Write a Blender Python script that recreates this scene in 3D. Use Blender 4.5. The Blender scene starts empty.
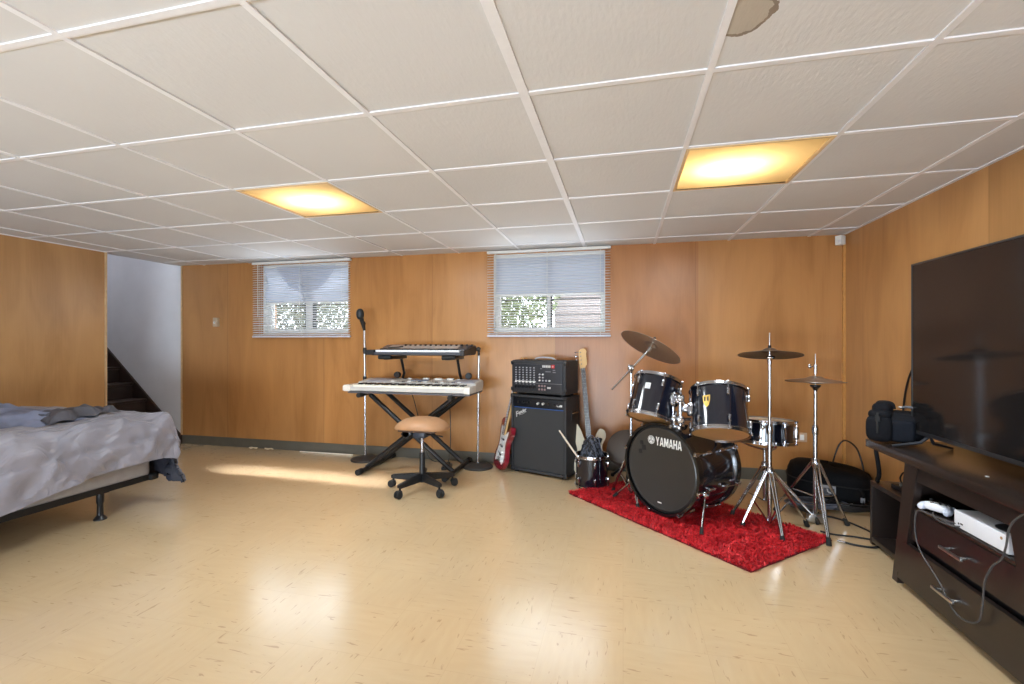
import bpy, bmesh, math, random
from mathutils import Vector, Matrix, Euler, noise
random.seed(7)
PI = math.pi
SC = bpy.context.scene
COL = SC.collection
V = Vector

# ------------------------------------------------------------------ helpers
def lin(c):
    o = []
    for v in c[:3]:
        v = v / 255.0
        o.append(v / 12.92 if v <= 0.04045 else ((v + 0.055) / 1.055) ** 2.4)
    return (o[0], o[1], o[2], 1.0)

def nodes(m):
    m.use_nodes = True
    nt = m.node_tree
    return nt, nt.nodes, nt.links

MATS = {}
def mat(name, col, rough=0.5, metal=0.0, var=0.08, scale=30.0, bump=0.0, bscale=None, spec=0.5, coat=0.0, sheen=0.0):
    if name in MATS: return MATS[name]
    m = bpy.data.materials.new(name)
    nt, N, L = nodes(m)
    b = N['Principled BSDF']
    tc = N.new('ShaderNodeTexCoord')
    nz = N.new('ShaderNodeTexNoise'); nz.inputs['Scale'].default_value = scale; nz.inputs['Detail'].default_value = 4
    L.new(tc.outputs['Object'], nz.inputs['Vector'])
    rp = N.new('ShaderNodeValToRGB')
    c = lin(col)
    rp.color_ramp.elements[0].position = .3; rp.color_ramp.elements[1].position = .7
    rp.color_ramp.elements[0].color = tuple(max(0, x * (1 - var)) for x in c[:3]) + (1,)
    rp.color_ramp.elements[1].color = tuple(min(1, x * (1 + var)) for x in c[:3]) + (1,)
    L.new(nz.outputs['Fac'], rp.inputs['Fac'])
    L.new(rp.outputs['Color'], b.inputs['Base Color'])
    b.inputs['Roughness'].default_value = rough
    b.inputs['Metallic'].default_value = metal
    b.inputs['Specular IOR Level'].default_value = spec
    b.inputs['Coat Weight'].default_value = coat
    b.inputs['Coat Roughness'].default_value = 0.06
    if sheen: b.inputs['Sheen Weight'].default_value = sheen
    if bump:
        n2 = N.new('ShaderNodeTexNoise'); n2.inputs['Scale'].default_value = bscale or scale * 4; n2.inputs['Detail'].default_value = 3
        L.new(tc.outputs['Object'], n2.inputs['Vector'])
        bp = N.new('ShaderNodeBump'); bp.inputs['Strength'].default_value = bump; bp.inputs['Distance'].default_value = 0.004
        L.new(n2.outputs['Fac'], bp.inputs['Height']); L.new(bp.outputs['Normal'], b.inputs['Normal'])
    MATS[name] = m
    return m

WM = {}   # world matrix of every parent
class MB:
    def __init__(s): s.v = []; s.f = []; s.mi = []; s.cur = 0
    def add(s, vs, fs, M=None):
        o = len(s.v)
        for p in vs:
            p = V(p)
            s.v.append(M @ p if M is not None else p)
        for f in fs:
            s.f.append([i + o for i in f]); s.mi.append(s.cur)
        return s
    def addbm(s, bm, M=None):
        bm.verts.ensure_lookup_table(); bm.verts.index_update()
        return s.add([v.co.copy() for v in bm.verts], [[v.index for v in f.verts] for f in bm.faces], M)
    def box(s, c, d, bev=0.0, M=None, seg=2, R=None):
        bm = bmesh.new(); bmesh.ops.create_cube(bm, size=1.0)
        for v in bm.verts: v.co = V((v.co.x * d[0], v.co.y * d[1], v.co.z * d[2]))
        if bev: bmesh.ops.bevel(bm, geom=bm.edges[:], offset=min(bev, min(d) * .49), segments=seg, affect='EDGES', profile=.6)
        T = Matrix.Translation(c)
        if R is not None: T = T @ R.to_4x4()
        if M is not None: T = M @ T
        s.addbm(bm, T); bm.free(); return s
    def b2(s, a, b, bev=0.0, M=None):
        return s.box([(a[i] + b[i]) / 2 for i in range(3)], [abs(b[i] - a[i]) for i in range(3)], bev, M)
    def tube(s, pts, r, n=10, cap=True, M=None, closed=False):
        pts = [V(p) for p in pts]; k = len(pts)
        rs = r if isinstance(r, (list, tuple)) else [r] * k
        vs = []; fs = []
        def tan(i):
            if closed: a, b = pts[i - 1], pts[(i + 1) % k]
            else: a, b = pts[max(i - 1, 0)], pts[min(i + 1, k - 1)]
            t = b - a
            return t.normalized() if t.length > 1e-9 else V((0, 0, 1))
        t0 = tan(0); up = V((0, 0, 1)) if abs(t0.z) < .9 else V((1, 0, 0))
        nrm = (up - t0 * up.dot(t0)).normalized()
        for i in range(k):
            t = tan(i)
            nrm = nrm - t * nrm.dot(t)
            nrm = nrm.normalized() if nrm.length > 1e-6 else t.orthogonal().normalized()
            bn = t.cross(nrm)
            for j in range(n):
                a = 2 * PI * j / n
                vs.append(pts[i] + (nrm * math.cos(a) + bn * math.sin(a)) * rs[i])
        for i in range(k if closed else k - 1):
            for j in range(n):
                a = i * n + j; b = i * n + (j + 1) % n; i2 = (i + 1) % k
                fs.append([a, b, i2 * n + (j + 1) % n, i2 * n + j])
        if cap and not closed:
            fs.append(list(range(n))[::-1]); fs.append([(k - 1) * n + j for j in range(n)])
        return s.add(vs, fs, M)
    def rod(s, a, b, r, n=12, r2=None, M=None):
        return s.tube([a, b], [r, r if r2 is None else r2], n, True, M)
    def lathe(s, prof, n=32, M=None, a0=0, a1=2 * PI):
        vs = []; fs = []; k = len(prof); full = abs(a1 - a0 - 2 * PI) < 1e-6
        m = n if full else n + 1
        for r, z in prof:
            for j in range(m):
                a = a0 + (a1 - a0) * j / n
                vs.append((max(r, 1e-5) * math.cos(a), max(r, 1e-5) * math.sin(a), z))
        for i in range(k - 1):
            for j in range(n):
                b = (j + 1) % m
                fs.append([i * m + j, i * m + b, (i + 1) * m + b, (i + 1) * m + j])
        return s.add(vs, fs, M)
    def prism(s, poly, z0, z1, M=None, bev=0.0):
        bm = bmesh.new()
        vs = [bm.verts.new((x, y, z0)) for x, y in poly]
        f = bm.faces.new(vs)
        r = bmesh.ops.extrude_face_region(bm, geom=[f])
        for e in r['geom']:
            if isinstance(e, bmesh.types.BMVert): e.co.z = z1
        bmesh.ops.recalc_face_normals(bm, faces=bm.faces[:])
        if bev:
            ed = [e for e in bm.edges if abs(e.verts[0].co.z - e.verts[1].co.z) < 1e-7]
            bmesh.ops.bevel(bm, geom=ed, offset=bev, segments=2, affect='EDGES')
        bmesh.ops.triangulate(bm, faces=[f for f in bm.faces if len(f.verts) > 4])
        s.addbm(bm, M); bm.free(); return s
    def sup(s, c, d, e1=.5, e2=.5, nu=24, nv=14, M=None, R=None):   # rounded block (superellipsoid)
        def p(x, e): return math.copysign(abs(x) ** e, x)
        vs = []; fs = []
        for i in range(nv + 1):
            ph = -PI / 2 + PI * i / nv
            for j in range(nu):
                th = 2 * PI * j / nu
                vs.append((d[0] / 2 * p(math.cos(ph), e1) * p(math.cos(th), e2), d[1] / 2 * p(math.cos(ph), e1) * p(math.sin(th), e2), d[2] / 2 * p(math.sin(ph), e1)))
        for i in range(nv):
            for j in range(nu):
                fs.append([i * nu + j, i * nu + (j + 1) % nu, (i + 1) * nu + (j + 1) % nu, (i + 1) * nu + j])
        T = Matrix.Translation(c)
        if R is not None: T = T @ R.to_4x4()
        if M is not None: T = M @ T
        return s.add(vs, fs, T)
    def ball(s, c, r, n=14, M=None): return s.sup(c, (2 * r,) * 3, 1, 1, n, n // 2 + 2, M)
    def build(s, name, m, parent=None, smooth=True, ang=35, world=False):
        if world and parent is not None:
            I = WM[parent.name].inverted()
            s.v = [I @ p for p in s.v]
        me = bpy.data.meshes.new(name)
        me.from_pydata([tuple(p) for p in s.v], [], s.f)
        ml = m if isinstance(m, (list, tuple)) else [m]
        for k in ml: me.materials.append(k)
        for p, i in zip(me.polygons, s.mi): p.material_index = i
        bm = bmesh.new(); bm.from_mesh(me)
        bmesh.ops.remove_doubles(bm, verts=bm.verts[:], dist=1e-6)
        bmesh.ops.recalc_face_normals(bm, faces=bm.faces[:])
        bm.to_mesh(me); bm.free()
        if smooth:
            me.polygons.foreach_set('use_smooth', [True] * len(me.polygons))
            me.set_sharp_from_angle(angle=math.radians(ang))
        me.update()
        o = bpy.data.objects.new(name, me); COL.objects.link(o)
        if parent is not None:
            o.parent = parent; WM[o.name] = WM[parent.name].copy()
        else: WM[o.name] = Matrix.Identity(4)
        return o

def tag(o, label=None, cat=None, group=None, kind=None):
    if label: o['label'] = label
    if cat: o['category'] = cat
    if group: o['group'] = group
    if kind: o['kind'] = kind
    return o
def thing(name, label, cat, loc=(0, 0, 0), rot=(0, 0, 0), group=None):
    o = bpy.data.objects.new(name, None); COL.objects.link(o)
    o.empty_display_size = .05
    o.location = loc; o.rotation_euler = rot
    WM[o.name] = Matrix.Translation(loc) @ Euler(rot).to_matrix().to_4x4()
    return tag(o, label, cat, group)
def copy_part(o, parent, M=None):
    c = o.copy(); COL.objects.link(c); c.parent = parent
    if M is not None: c.matrix_basis = M
    WM[c.name] = WM[parent.name].copy()
    for ch in list(o.children):
        d = ch.copy(); COL.objects.link(d); d.parent = c
    return c
def struct(mb, name, m, label=None, **k):
    o = mb.build(name, m, **k); o['kind'] = 'structure'
    if label: o['label'] = label
    return o
def sm(pts, n=8, closed=False):
    pts = [V(p) for p in pts]; out = []; k = len(pts)
    for i in range(k if closed else k - 1):
        if closed: p0, p1, p2, p3 = pts[i - 1], pts[i], pts[(i + 1) % k], pts[(i + 2) % k]
        else: p0, p1, p2, p3 = pts[max(i - 1, 0)], pts[i], pts[i + 1], pts[min(i + 2, k - 1)]
        for j in range(n):
            t = j / n
            out.append(.5 * ((2 * p1) + (p2 - p0) * t + (2 * p0 - 5 * p1 + 4 * p2 - p3) * t * t + (3 * p1 - p0 - 3 * p2 + p3) * t ** 3))
    if not closed: out.append(pts[-1])
    return out
def axis_m(c, ax, xref=None):   # matrix whose z axis is ax, at c
    z = V(ax).normalized()
    x = V(xref) if xref is not None else (V((1, 0, 0)) if abs(z.x) < .9 else V((0, 1, 0)))
    x = (x - z * x.dot(z)).normalized(); y = z.cross(x)
    return Matrix.Translation(c) @ Matrix((x, y, z)).transposed().to_4x4()

# ------------------------------------------------------------------ room numbers
XL, XR, YB, YF, H = -4.85, 1.74, 4.25, -3.2, 2.02
YS = 3.42                       # stair opening starts here on the left wall
ZC = 1.155

# ------------------------------------------------------------------ materials of the room
def wood_mat(name, base, tints=None, axis='X', off=0.0):
    m = bpy.data.materials.new(name); nt, N, L = nodes(m); b = N['Principled BSDF']
    geo = N.new('ShaderNodeNewGeometry'); sep = N.new('ShaderNodeSeparateXYZ'); L.new(geo.outputs['Position'], sep.inputs[0])
    u = sep.outputs[axis]
    def math_(op, a, bb=None, c=None):
        n = N.new('ShaderNodeMath'); n.operation = op
        for i, x in enumerate((a, bb, c)):
            if x is None: continue
            if isinstance(x, (int, float)): n.inputs[i].default_value = x
            else: L.new(x, n.inputs[i])
        return n.outputs[0]
    pu = math_('DIVIDE', math_('ADD', u, -off), 1.22)
    fl = math_('FLOOR', pu)
    wn = N.new('ShaderNodeTexWhiteNoise'); wn.noise_dimensions = '1D'; L.new(fl, wn.inputs['W'])
    cb = N.new('ShaderNodeCombineXYZ'); L.new(math_('MULTIPLY', u, 2.8), cb.inputs[0]); L.new(math_('MULTIPLY', fl, 7.3), cb.inputs[1]); L.new(math_('MULTIPLY', sep.outputs['Z'], .55), cb.inputs[2])
    n1 = N.new('ShaderNodeTexNoise'); n1.inputs['Scale'].default_value = 1.6; n1.inputs['Detail'].default_value = 5; n1.inputs['Distortion'].default_value = 1.1; L.new(cb.outputs[0], n1.inputs['Vector'])
    cb2 = N.new('ShaderNodeCombineXYZ'); L.new(math_('MULTIPLY', u, 90), cb2.inputs[0]); L.new(fl, cb2.inputs[1]); L.new(math_('MULTIPLY', sep.outputs['Z'], 3.0), cb2.inputs[2])
    n2 = N.new('ShaderNodeTexNoise'); n2.inputs['Scale'].default_value = 1.0; n2.inputs['Detail'].default_value = 3; L.new(cb2.outputs[0], n2.inputs['Vector'])
    n3 = N.new('ShaderNodeTexNoise'); n3.inputs['Scale'].default_value = 1.3; n3.inputs['Detail'].default_value = 2; L.new(geo.outputs['Position'], n3.inputs['Vector'])
    rp = N.new('ShaderNodeValToRGB'); e = rp.color_ramp.elements
    c = lin(base)
    e[0].position = .28; e[0].color = (c[0] * .72, c[1] * .66, c[2] * .58, 1)
    e[1].position = .72; e[1].color = (min(1, c[0] * 1.18), min(1, c[1] * 1.22), min(1, c[2] * 1.25), 1)
    k = rp.color_ramp.elements.new(.5); k.color = c
    f = math_('ADD', math_('MULTIPLY', n1.outputs['Fac'], .62), math_('ADD', math_('MULTIPLY', n2.outputs['Fac'], .13), math_('MULTIPLY', n3.outputs['Fac'], .25)))
    L.new(f, rp.inputs['Fac'])
    # per panel tint
    tr = N.new('ShaderNodeValToRGB'); tr.color_ramp.interpolation = 'CONSTANT'
    if tints:
        lo, hi = tints[0][0], tints[-1][0]
        L.new(math_('DIVIDE', math_('SUBTRACT', u, lo), hi - lo), tr.inputs['Fac'])
        te = tr.color_ramp.elements
        while len(te) > 1: te.remove(te[-1])
        te[0].position = 0; te[0].color = tints[0][1] + (1,)
        for x, cc in tints[1:-1]:
            q = te.new((x - lo) / (hi - lo)); q.color = cc + (1,)
    else:
        L.new(wn.outputs['Value'], tr.inputs['Fac'])
        tr.color_ramp.interpolation = 'LINEAR'
        tr.color_ramp.elements[0].color = (.9, .88, .85, 1); tr.color_ramp.elements[1].color = (1.08, 1.08, 1.08, 1)
    mx = N.new('ShaderNodeMix'); mx.data_type = 'RGBA'; mx.blend_type = 'MULTIPLY'; mx.inputs['Factor'].default_value = 1
    L.new(rp.outputs['Color'], mx.inputs['A']); L.new(tr.outputs['Color'], mx.inputs['B'])
    # seams between sheets, faint grooves every 0.2 m
    fr = math_('FRACT', pu)
    seam = math_('LESS_THAN', math_('MINIMUM', fr, math_('SUBTRACT', 1.0, fr)), .0028)
    fr2 = math_('FRACT', math_('MULTIPLY', pu, 6.0))
    gr = math_('MULTIPLY', math_('LESS_THAN', fr2, .012), .08)
    sf = math_('MAXIMUM', math_('MULTIPLY', seam, .22), gr)
    mx2 = N.new('ShaderNodeMix'); mx2.data_type = 'RGBA'; L.new(sf, mx2.inputs['Factor'])
    L.new(mx.outputs['Result'], mx2.inputs['A']); mx2.inputs['B'].default_value = lin((70, 42, 20))
    L.new(mx2.outputs['Result'], b.inputs['Base Color'])
    b.inputs['Roughness'].default_value = .34; b.inputs['Specular IOR Level'].default_value = .45
    bp = N.new('ShaderNodeBump'); bp.inputs['Strength'].default_value = .05; L.new(n2.outputs['Fac'], bp.inputs['Height']); L.new(bp.outputs['Normal'], b.inputs['Normal'])
    return m

M_back = wood_mat('panelling_back', (181, 130, 78), [(-5.0, (.93, .95, 1.0)), (-4.27, (.94, .92, .9)), (-3.05, (1.0, .96, .9)), (-1.83, (1.02, 1.0, .95)), (-.61, (.86, .76, .74)), (.61, (.98, .97, .97)), (1.9, (1, 1, 1))], 'X', .61)
M_right = wood_mat('panelling_right', (182, 135, 84), None, 'Y', .3)
M_left = wood_mat('panelling_left', (190, 147, 98), None, 'Y', .98)

def floor_mat():
    m = bpy.data.materials.new('vinyl_tile_floor'); nt, N, L = nodes(m); b = N['Principled BSDF']
    geo = N.new('ShaderNodeNewGeometry')
    mp = N.new('ShaderNodeMapping'); mp.inputs['Scale'].default_value = (3.28, 3.28, 3.28); L.new(geo.outputs['Position'], mp.inputs['Vector'])
    sep = N.new('ShaderNodeSeparateXYZ'); L.new(mp.outputs[0], sep.inputs[0])
    def math_(op, a, bb=None):
        n = N.new('ShaderNodeMath'); n.operation = op
        for i, x in enumerate((a, bb)):
            if x is None: continue
            if isinstance(x, (int, float)): n.inputs[i].default_value = x
            else: L.new(x, n.inputs[i])
        return n.outputs[0]
    fx, fy = math_('FLOOR', sep.outputs[0]), math_('FLOOR', sep.outputs[1])
    cb = N.new('ShaderNodeCombineXYZ'); L.new(fx, cb.inputs[0]); L.new(fy, cb.inputs[1])
    wn = N.new('ShaderNodeTexWhiteNoise'); wn.noise_dimensions = '2D'; L.new(cb.outputs[0], wn.inputs['Vector'])
    chk = math_('PINGPONG', math_('ADD', fx, fy), 1.0)
    # streak direction alternates tile by tile
    c1 = N.new('ShaderNodeCombineXYZ'); L.new(math_('MULTIPLY', sep.outputs[0], 24), c1.inputs[0]); L.new(math_('MULTIPLY', sep.outputs[1], 4.2), c1.inputs[1])
    c2 = N.new('ShaderNodeCombineXYZ'); L.new(math_('MULTIPLY', sep.outputs[0], 4.2), c2.inputs[0]); L.new(math_('MULTIPLY', sep.outputs[1], 24), c2.inputs[1])
    vm = N.new('ShaderNodeMix'); vm.data_type = 'VECTOR'; L.new(chk, vm.inputs['Factor']); L.new(c1.outputs[0], vm.inputs['A']); L.new(c2.outputs[0], vm.inputs['B'])
    add = N.new('ShaderNodeVectorMath'); add.operation = 'ADD'; L.new(vm.outputs['Result'], add.inputs[0]); L.new(wn.outputs['Color'], add.inputs[1])
    n1 = N.new('ShaderNodeTexNoise'); n1.inputs['Scale'].default_value = .9; n1.inputs['Detail'].default_value = 2; n1.inputs['Distortion'].default_value = .8; L.new(add.outputs[0], n1.inputs['Vector'])
    r1 = N.new('ShaderNodeValToRGB'); r1.color_ramp.elements[0].position = .665; r1.color_ramp.elements[1].position = .70
    r1.color_ramp.elements[0].color = (0, 0, 0, 1); r1.color_ramp.elements[1].color = (1, 1, 1, 1); L.new(n1.outputs['Fac'], r1.inputs['Fac'])
    n2 = N.new('ShaderNodeTexNoise'); n2.inputs['Scale'].default_value = .5; n2.inputs['Detail'].default_value = 5; L.new(add.outputs[0], n2.inputs['Vector'])
    mp3 = N.new('ShaderNodeMapping'); mp3.inputs['Location'].default_value = (3.3, 1.7, .37); L.new(geo.outputs['Position'], mp3.inputs['Vector'])
    n3 = N.new('ShaderNodeTexNoise'); n3.inputs['Scale'].default_value = .9; n3.inputs['Detail'].default_value = 2; L.new(mp3.outputs[0], n3.inputs['Vector'])
    base = N.new('ShaderNodeValToRGB'); base.color_ramp.interpolation = 'EASE'; base.color_ramp.elements[0].position = .2; base.color_ramp.elements[1].position = .8
    base.color_ramp.elements[0].color = lin((198, 170, 130)); base.color_ramp.elements[1].color = lin((216, 190, 150))
    f = math_('ADD', math_('MULTIPLY', n2.outputs['Fac'], .25), math_('MULTIPLY', n3.outputs['Fac'], .75)); L.new(f, base.inputs['Fac'])
    mx = N.new('ShaderNodeMix'); mx.data_type = 'RGBA'; L.new(math_('MULTIPLY', r1.outputs['Color'], .42), mx.inputs['Factor']); L.new(base.outputs['Color'], mx.inputs['A']); mx.inputs['B'].default_value = lin((140, 104, 66))
    # joints
    gx, gy = math_('FRACT', sep.outputs[0]), math_('FRACT', sep.outputs[1])
    j = math_('LESS_THAN', math_('MINIMUM', gx, gy), .006)
    mx2 = N.new('ShaderNodeMix'); mx2.data_type = 'RGBA'; L.new(math_('MULTIPLY', j, .16), mx2.inputs['Factor']); L.new(mx.outputs['Result'], mx2.inputs['A']); mx2.inputs['B'].default_value = lin((150, 120, 85))
    L.new(mx2.outputs['Result'], b.inputs['Base Color'])
    b.inputs['Roughness'].default_value = .2; b.inputs['Specular IOR Level'].default_value = .65; b.inputs['Coat Weight'].default_value = 1.0; b.inputs['Coat Roughness'].default_value = .2
    return m
M_floor = floor_mat()

def ceil_mat():
    m = bpy.data.materials.new('ceiling_tile_board'); nt, N, L = nodes(m); b = N['Principled BSDF']
    geo = N.new('ShaderNodeNewGeometry')
    mp = N.new('ShaderNodeMapping'); mp.inputs['Scale'].default_value = (95, 28, 60); L.new(geo.outputs['Position'], mp.inputs['Vector'])
    n1 = N.new('ShaderNodeTexNoise'); n1.inputs['Scale'].default_value = 1.0; n1.inputs['Detail'].default_value = 4; L.new(mp.outputs[0], n1.inputs['Vector'])
    n2 = N.new('ShaderNodeTexNoise'); n2.inputs['Scale'].default_value = .8; n2.inputs['Detail'].default_value = 3; L.new(geo.outputs['Position'], n2.inputs['Vector'])
    rp = N.new('ShaderNodeValToRGB'); rp.color_ramp.elements[0].position = .25; rp.color_ramp.elements[1].position = .75
    rp.color_ramp.elements[0].color = lin((209, 209, 210)); rp.color_ramp.elements[1].color = lin((220, 221, 223)); L.new(n2.outputs['Fac'], rp.inputs['Fac'])
    # peeled, water-marked flake of the facing
    n3 = N.new('ShaderNodeTexNoise'); n3.inputs['Scale'].default_value = 16; n3.inputs['Detail'].default_value = 4; L.new(geo.outputs['Position'], n3.inputs['Vector'])
    sep = N.new('ShaderNodeSeparateXYZ'); L.new(geo.outputs['Position'], sep.inputs[0])
    def math_(op, a, bb=None):
        n = N.new('ShaderNodeMath'); n.operation = op
        for i, x in enumerate((a, bb)):
            if x is None: continue
            if isinstance(x, (int, float)): n.inputs[i].default_value = x
            else: L.new(x, n.inputs[i])
        return n.outputs[0]
    dx = math_('DIVIDE', math_('SUBTRACT', sep.outputs[0], .285), .115); dy = math_('DIVIDE', math_('SUBTRACT', sep.outputs[1], 1.30), .125)
    d = math_('SQRT', math_('ADD', math_('MULTIPLY', dx, dx), math_('MULTIPLY', dy, dy)))
    d = math_('ADD', d, math_('MULTIPLY', math_('SUBTRACT', n3.outputs['Fac'], .5), .75))
    ins = math_('MULTIPLY', math_('LESS_THAN', d, 1.0), math_('GREATER_THAN', sep.outputs[0], .284))
    edge = math_('MULTIPLY', ins, math_('GREATER_THAN', d, .87))
    mx = N.new('ShaderNodeMix'); mx.data_type = 'RGBA'; L.new(ins, mx.inputs['Factor']); L.new(rp.outputs['Color'], mx.inputs['A']); mx.inputs['B'].default_value = lin((184, 176, 164))
    mx2 = N.new('ShaderNodeMix'); mx2.data_type = 'RGBA'; L.new(math_('MULTIPLY', edge, .7), mx2.inputs['Factor']); L.new(mx.outputs['Result'], mx2.inputs['A']); mx2.inputs['B'].default_value = lin((118, 102, 88))
    L.new(mx2.outputs['Result'], b.inputs['Base Color']); b.inputs['Roughness'].default_value = .8; b.inputs['Specular IOR Level'].default_value = .2
    bp = N.new('ShaderNodeBump'); bp.inputs['Strength'].default_value = .45; bp.inputs['Distance'].default_value = .003; L.new(n1.outputs['Fac'], bp.inputs['Height']); L.new(bp.outputs['Normal'], b.inputs['Normal'])
    return m
M_ceil = ceil_mat()
M_grid = mat('white_enamel_runner', (236, 237, 242), .5, 0, .02)
M_white = mat('white_plaster', (214, 214, 218), .7, 0, .05, 3, .15, 40)
M_vinyl = mat('grey_vinyl_cove', (92, 88, 78), .5, 0, .08, 8)
M_frame = mat('white_window_paint', (232, 233, 230), .4, 0, .03)
M_stair = mat('dark_stair_paint', (52, 38, 32), .4, 0, .25, 6)
M_black = mat('black_plastic', (24, 24, 26), .45, 0, .1)
M_blackm = mat('black_metal', (30, 30, 32), .38, .3, .1)
M_chrome = mat('chrome', (178, 178, 182), .18, 1.0, .03)
M_steel = mat('brushed_steel', (190, 190, 190), .32, 1.0, .05)
M_rubber = mat('black_rubber', (20, 20, 20), .75, 0, .1)

# ------------------------------------------------------------------ shell
mb = MB(); mb.b2((-8.3, YF, -.1), (XR + .2, YB + .2, 0)); struct(mb, 'floor', M_floor, smooth=False)

W1 = (-3.80, -2.76, 1.245, 1.985); W2 = (-1.20, -.155, 1.245, 1.985)
def wall_with_holes(x0, x1, holes, y0, y1, z1):
    mb = MB(); xs = x0
    for (a, b_, c, d) in holes:
        mb.b2((xs, y0, 0), (a, y1, z1)); mb.b2((a, y0, 0), (b_, y1, c)); mb.b2((a, y0, d), (b_, y1, z1)); xs = b_
    mb.b2((xs, y0, 0), (x1, y1, z1)); return mb
struct(wall_with_holes(-4.9, XR + .1, [W1, W2], YB, YB + .2, 2.3), 'wall_back', M_back, smooth=False)
mb = MB(); mb.b2((XR, YF, 0), (XR + .1, YB, 2.3)); struct(mb, 'wall_right', M_right, smooth=False)
mb = MB(); mb.b2((XL - .1, YF, 0), (XL, YS, 2.3)); struct(mb, 'wall_left', M_left, smooth=False)
mb = MB(); mb.b2((XL - .1, YF - .1, 0), (XR + .1, YF, 2.3)); struct(mb, 'wall_front', M_right, smooth=False)
mb = MB(); mb.b2((-8.3, YB, 0), (-4.9, YB + .1, 4.4)); struct(mb, 'wall_stairwell', M_white, 'white plaster wall of the stairwell beyond the panelling', smooth=False)
mb = MB(); mb.b2((-8.3, YS - .1, 0), (XL - .1, YS, 4.4)); mb.b2((-8.4, YS - .1, 0), (-8.3, YB + .1, 4.4)); mb.b2((-8.4, YS - .1, 4.4), (XL, YB + .1, 4.5)); mb.b2((XL - .02, YS - .1, 2.05), (XL + .08, YB + .1, 4.5))
struct(mb, 'wall_stair_side', M_white, smooth=False)
# corner trims
mb = MB(); mb.b2((XL - .002, YS - .012, 0), (XL + .012, YS + .004, H)); struct(mb, 'trim_1', mat('pale_corner_bead', (206, 176, 136), .5), smooth=False)
mb = MB(); mb.b2((XR - .02, YB - .02, .1), (XR, YB, H)); struct(mb, 'trim_2', mat('honey_corner_bead', (196, 142, 78), .45), smooth=False)
mb = MB(); mb.b2((-4.9, YB - .012, .1), (-4.885, YB, H)); struct(mb, 'trim_3', mat('pale_corner_bead', (206, 176, 136), .5), smooth=False)
# cove base
def base(name, a, b_):
    mb = MB(); mb.b2(a, b_, .004); struct(mb, name, M_vinyl)
base('baseboard_back', (-4.88, YB - .012, 0), (XR, YB, .098))
base('baseboard_right', (XR - .012, YF, 0), (XR, YB - .012, .098))
base('baseboard_left', (XL, YF, 0), (XL + .012, YS, .098))

# ceiling: suspended grid
GX = [-2.759 + .606 * i for i in range(-4, 9)]; GY = [1.579 + .608 * j for j in range(-8, 6)]
LIT = [(-1 + 2, 1), (5, 1)]
LIT = [(1, 1), (5, 1), (1, -5), (5, -5)]
def gx(i): return -2.759 + .606 * i
def gy(j): return 1.579 + .608 * j
xs = sorted([XL - .1] + [x for x in GX if XL + .03 < x < XR - .03] + [XR + .05]); ys = sorted([YF - .05] + [y for y in GY if YF < y < YB - .02] + [YB + .0])
mb = MB()
rnd = random.Random(3)
for a, b_ in zip(xs, xs[1:]):
    for c, d in zip(ys, ys[1:]):
        if any(abs(gx(i) - a) < .02 and abs(gy(j) - c) < .02 for i, j in LIT): continue
        dz = rnd.uniform(-.002, .001)
        mb.b2((a, c, H + .0045 + dz), (b_, d, H + .024 + dz))
struct(mb, 'ceiling', M_ceil, smooth=False)
mb = MB()
for i in range(-4, 9):
    x = gx(i)
    if XL + .03 < x < XR - .03:
        w = .017 if i == 4 else .011
        mb.b2((x - w, YF, H - .0015 - (.001 if i == 4 else 0)), (x + w, YB, H + .004))
for j in range(-8, 6):
    y = gy(j)
    if YF < y < YB - .02: 
        mb.b2((XL, y - .0105, H - .001), (XR, y + .0105, H + .004)); mb.b2((XL, y + .0105, H + .0005), (XR, y + .016, H + .004))
mb.b2((XL, YF, H - .003), (XL + .02, YS, H + .004)); mb.b2((XR - .02, YF, H - .003), (XR, YB, H + .004))
struct(mb, 'trim_4', M_grid, 'white runners of the suspended ceiling', smooth=False)
mb = MB(); mb.b2((XL - .1, YF - .1, H + .19), (XR + .1, YB + .1, H + .25)); struct(mb, 'ceiling_slab', mat('slab_grey_brown', (90, 84, 78), .8), smooth=False)  # plain grey-brown slab closing the space above the tiles

# ------------------------------------------------------------------ windows
def glass_mat():
    m = bpy.data.materials.new('window_pane'); nt, N, L = nodes(m)
    for n in list(N):
        if n.type != 'OUTPUT_MATERIAL': N.remove(n)
    out = [n for n in N if n.type == 'OUTPUT_MATERIAL'][0]
    t = N.new('ShaderNodeBsdfTransparent'); g = N.new('ShaderNodeBsdfGlossy'); g.inputs['Roughness'].default_value = .02
    fr = N.new('ShaderNodeFresnel'); fr.inputs['IOR'].default_value = 1.45
    nz = N.new('ShaderNodeTexNoise'); nz.inputs['Scale'].default_value = 3
    mr = N.new('ShaderNodeMapRange'); mr.inputs['To Min'].default_value = .93; mr.inputs['To Max'].default_value = 1.0; L.new(nz.outputs['Fac'], mr.inputs['Value'])
    L.new(mr.outputs['Result'], t.inputs['Color'])
    mx = N.new('ShaderNodeMixShader'); L.new(fr.outputs[0], mx.inputs[0]); L.new(t.outputs[0], mx.inputs[1]); L.new(g.outputs[0], mx.inputs[2]); L.new(mx.outputs[0], out.inputs[0])
    return m
M_pane = glass_mat()
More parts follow.
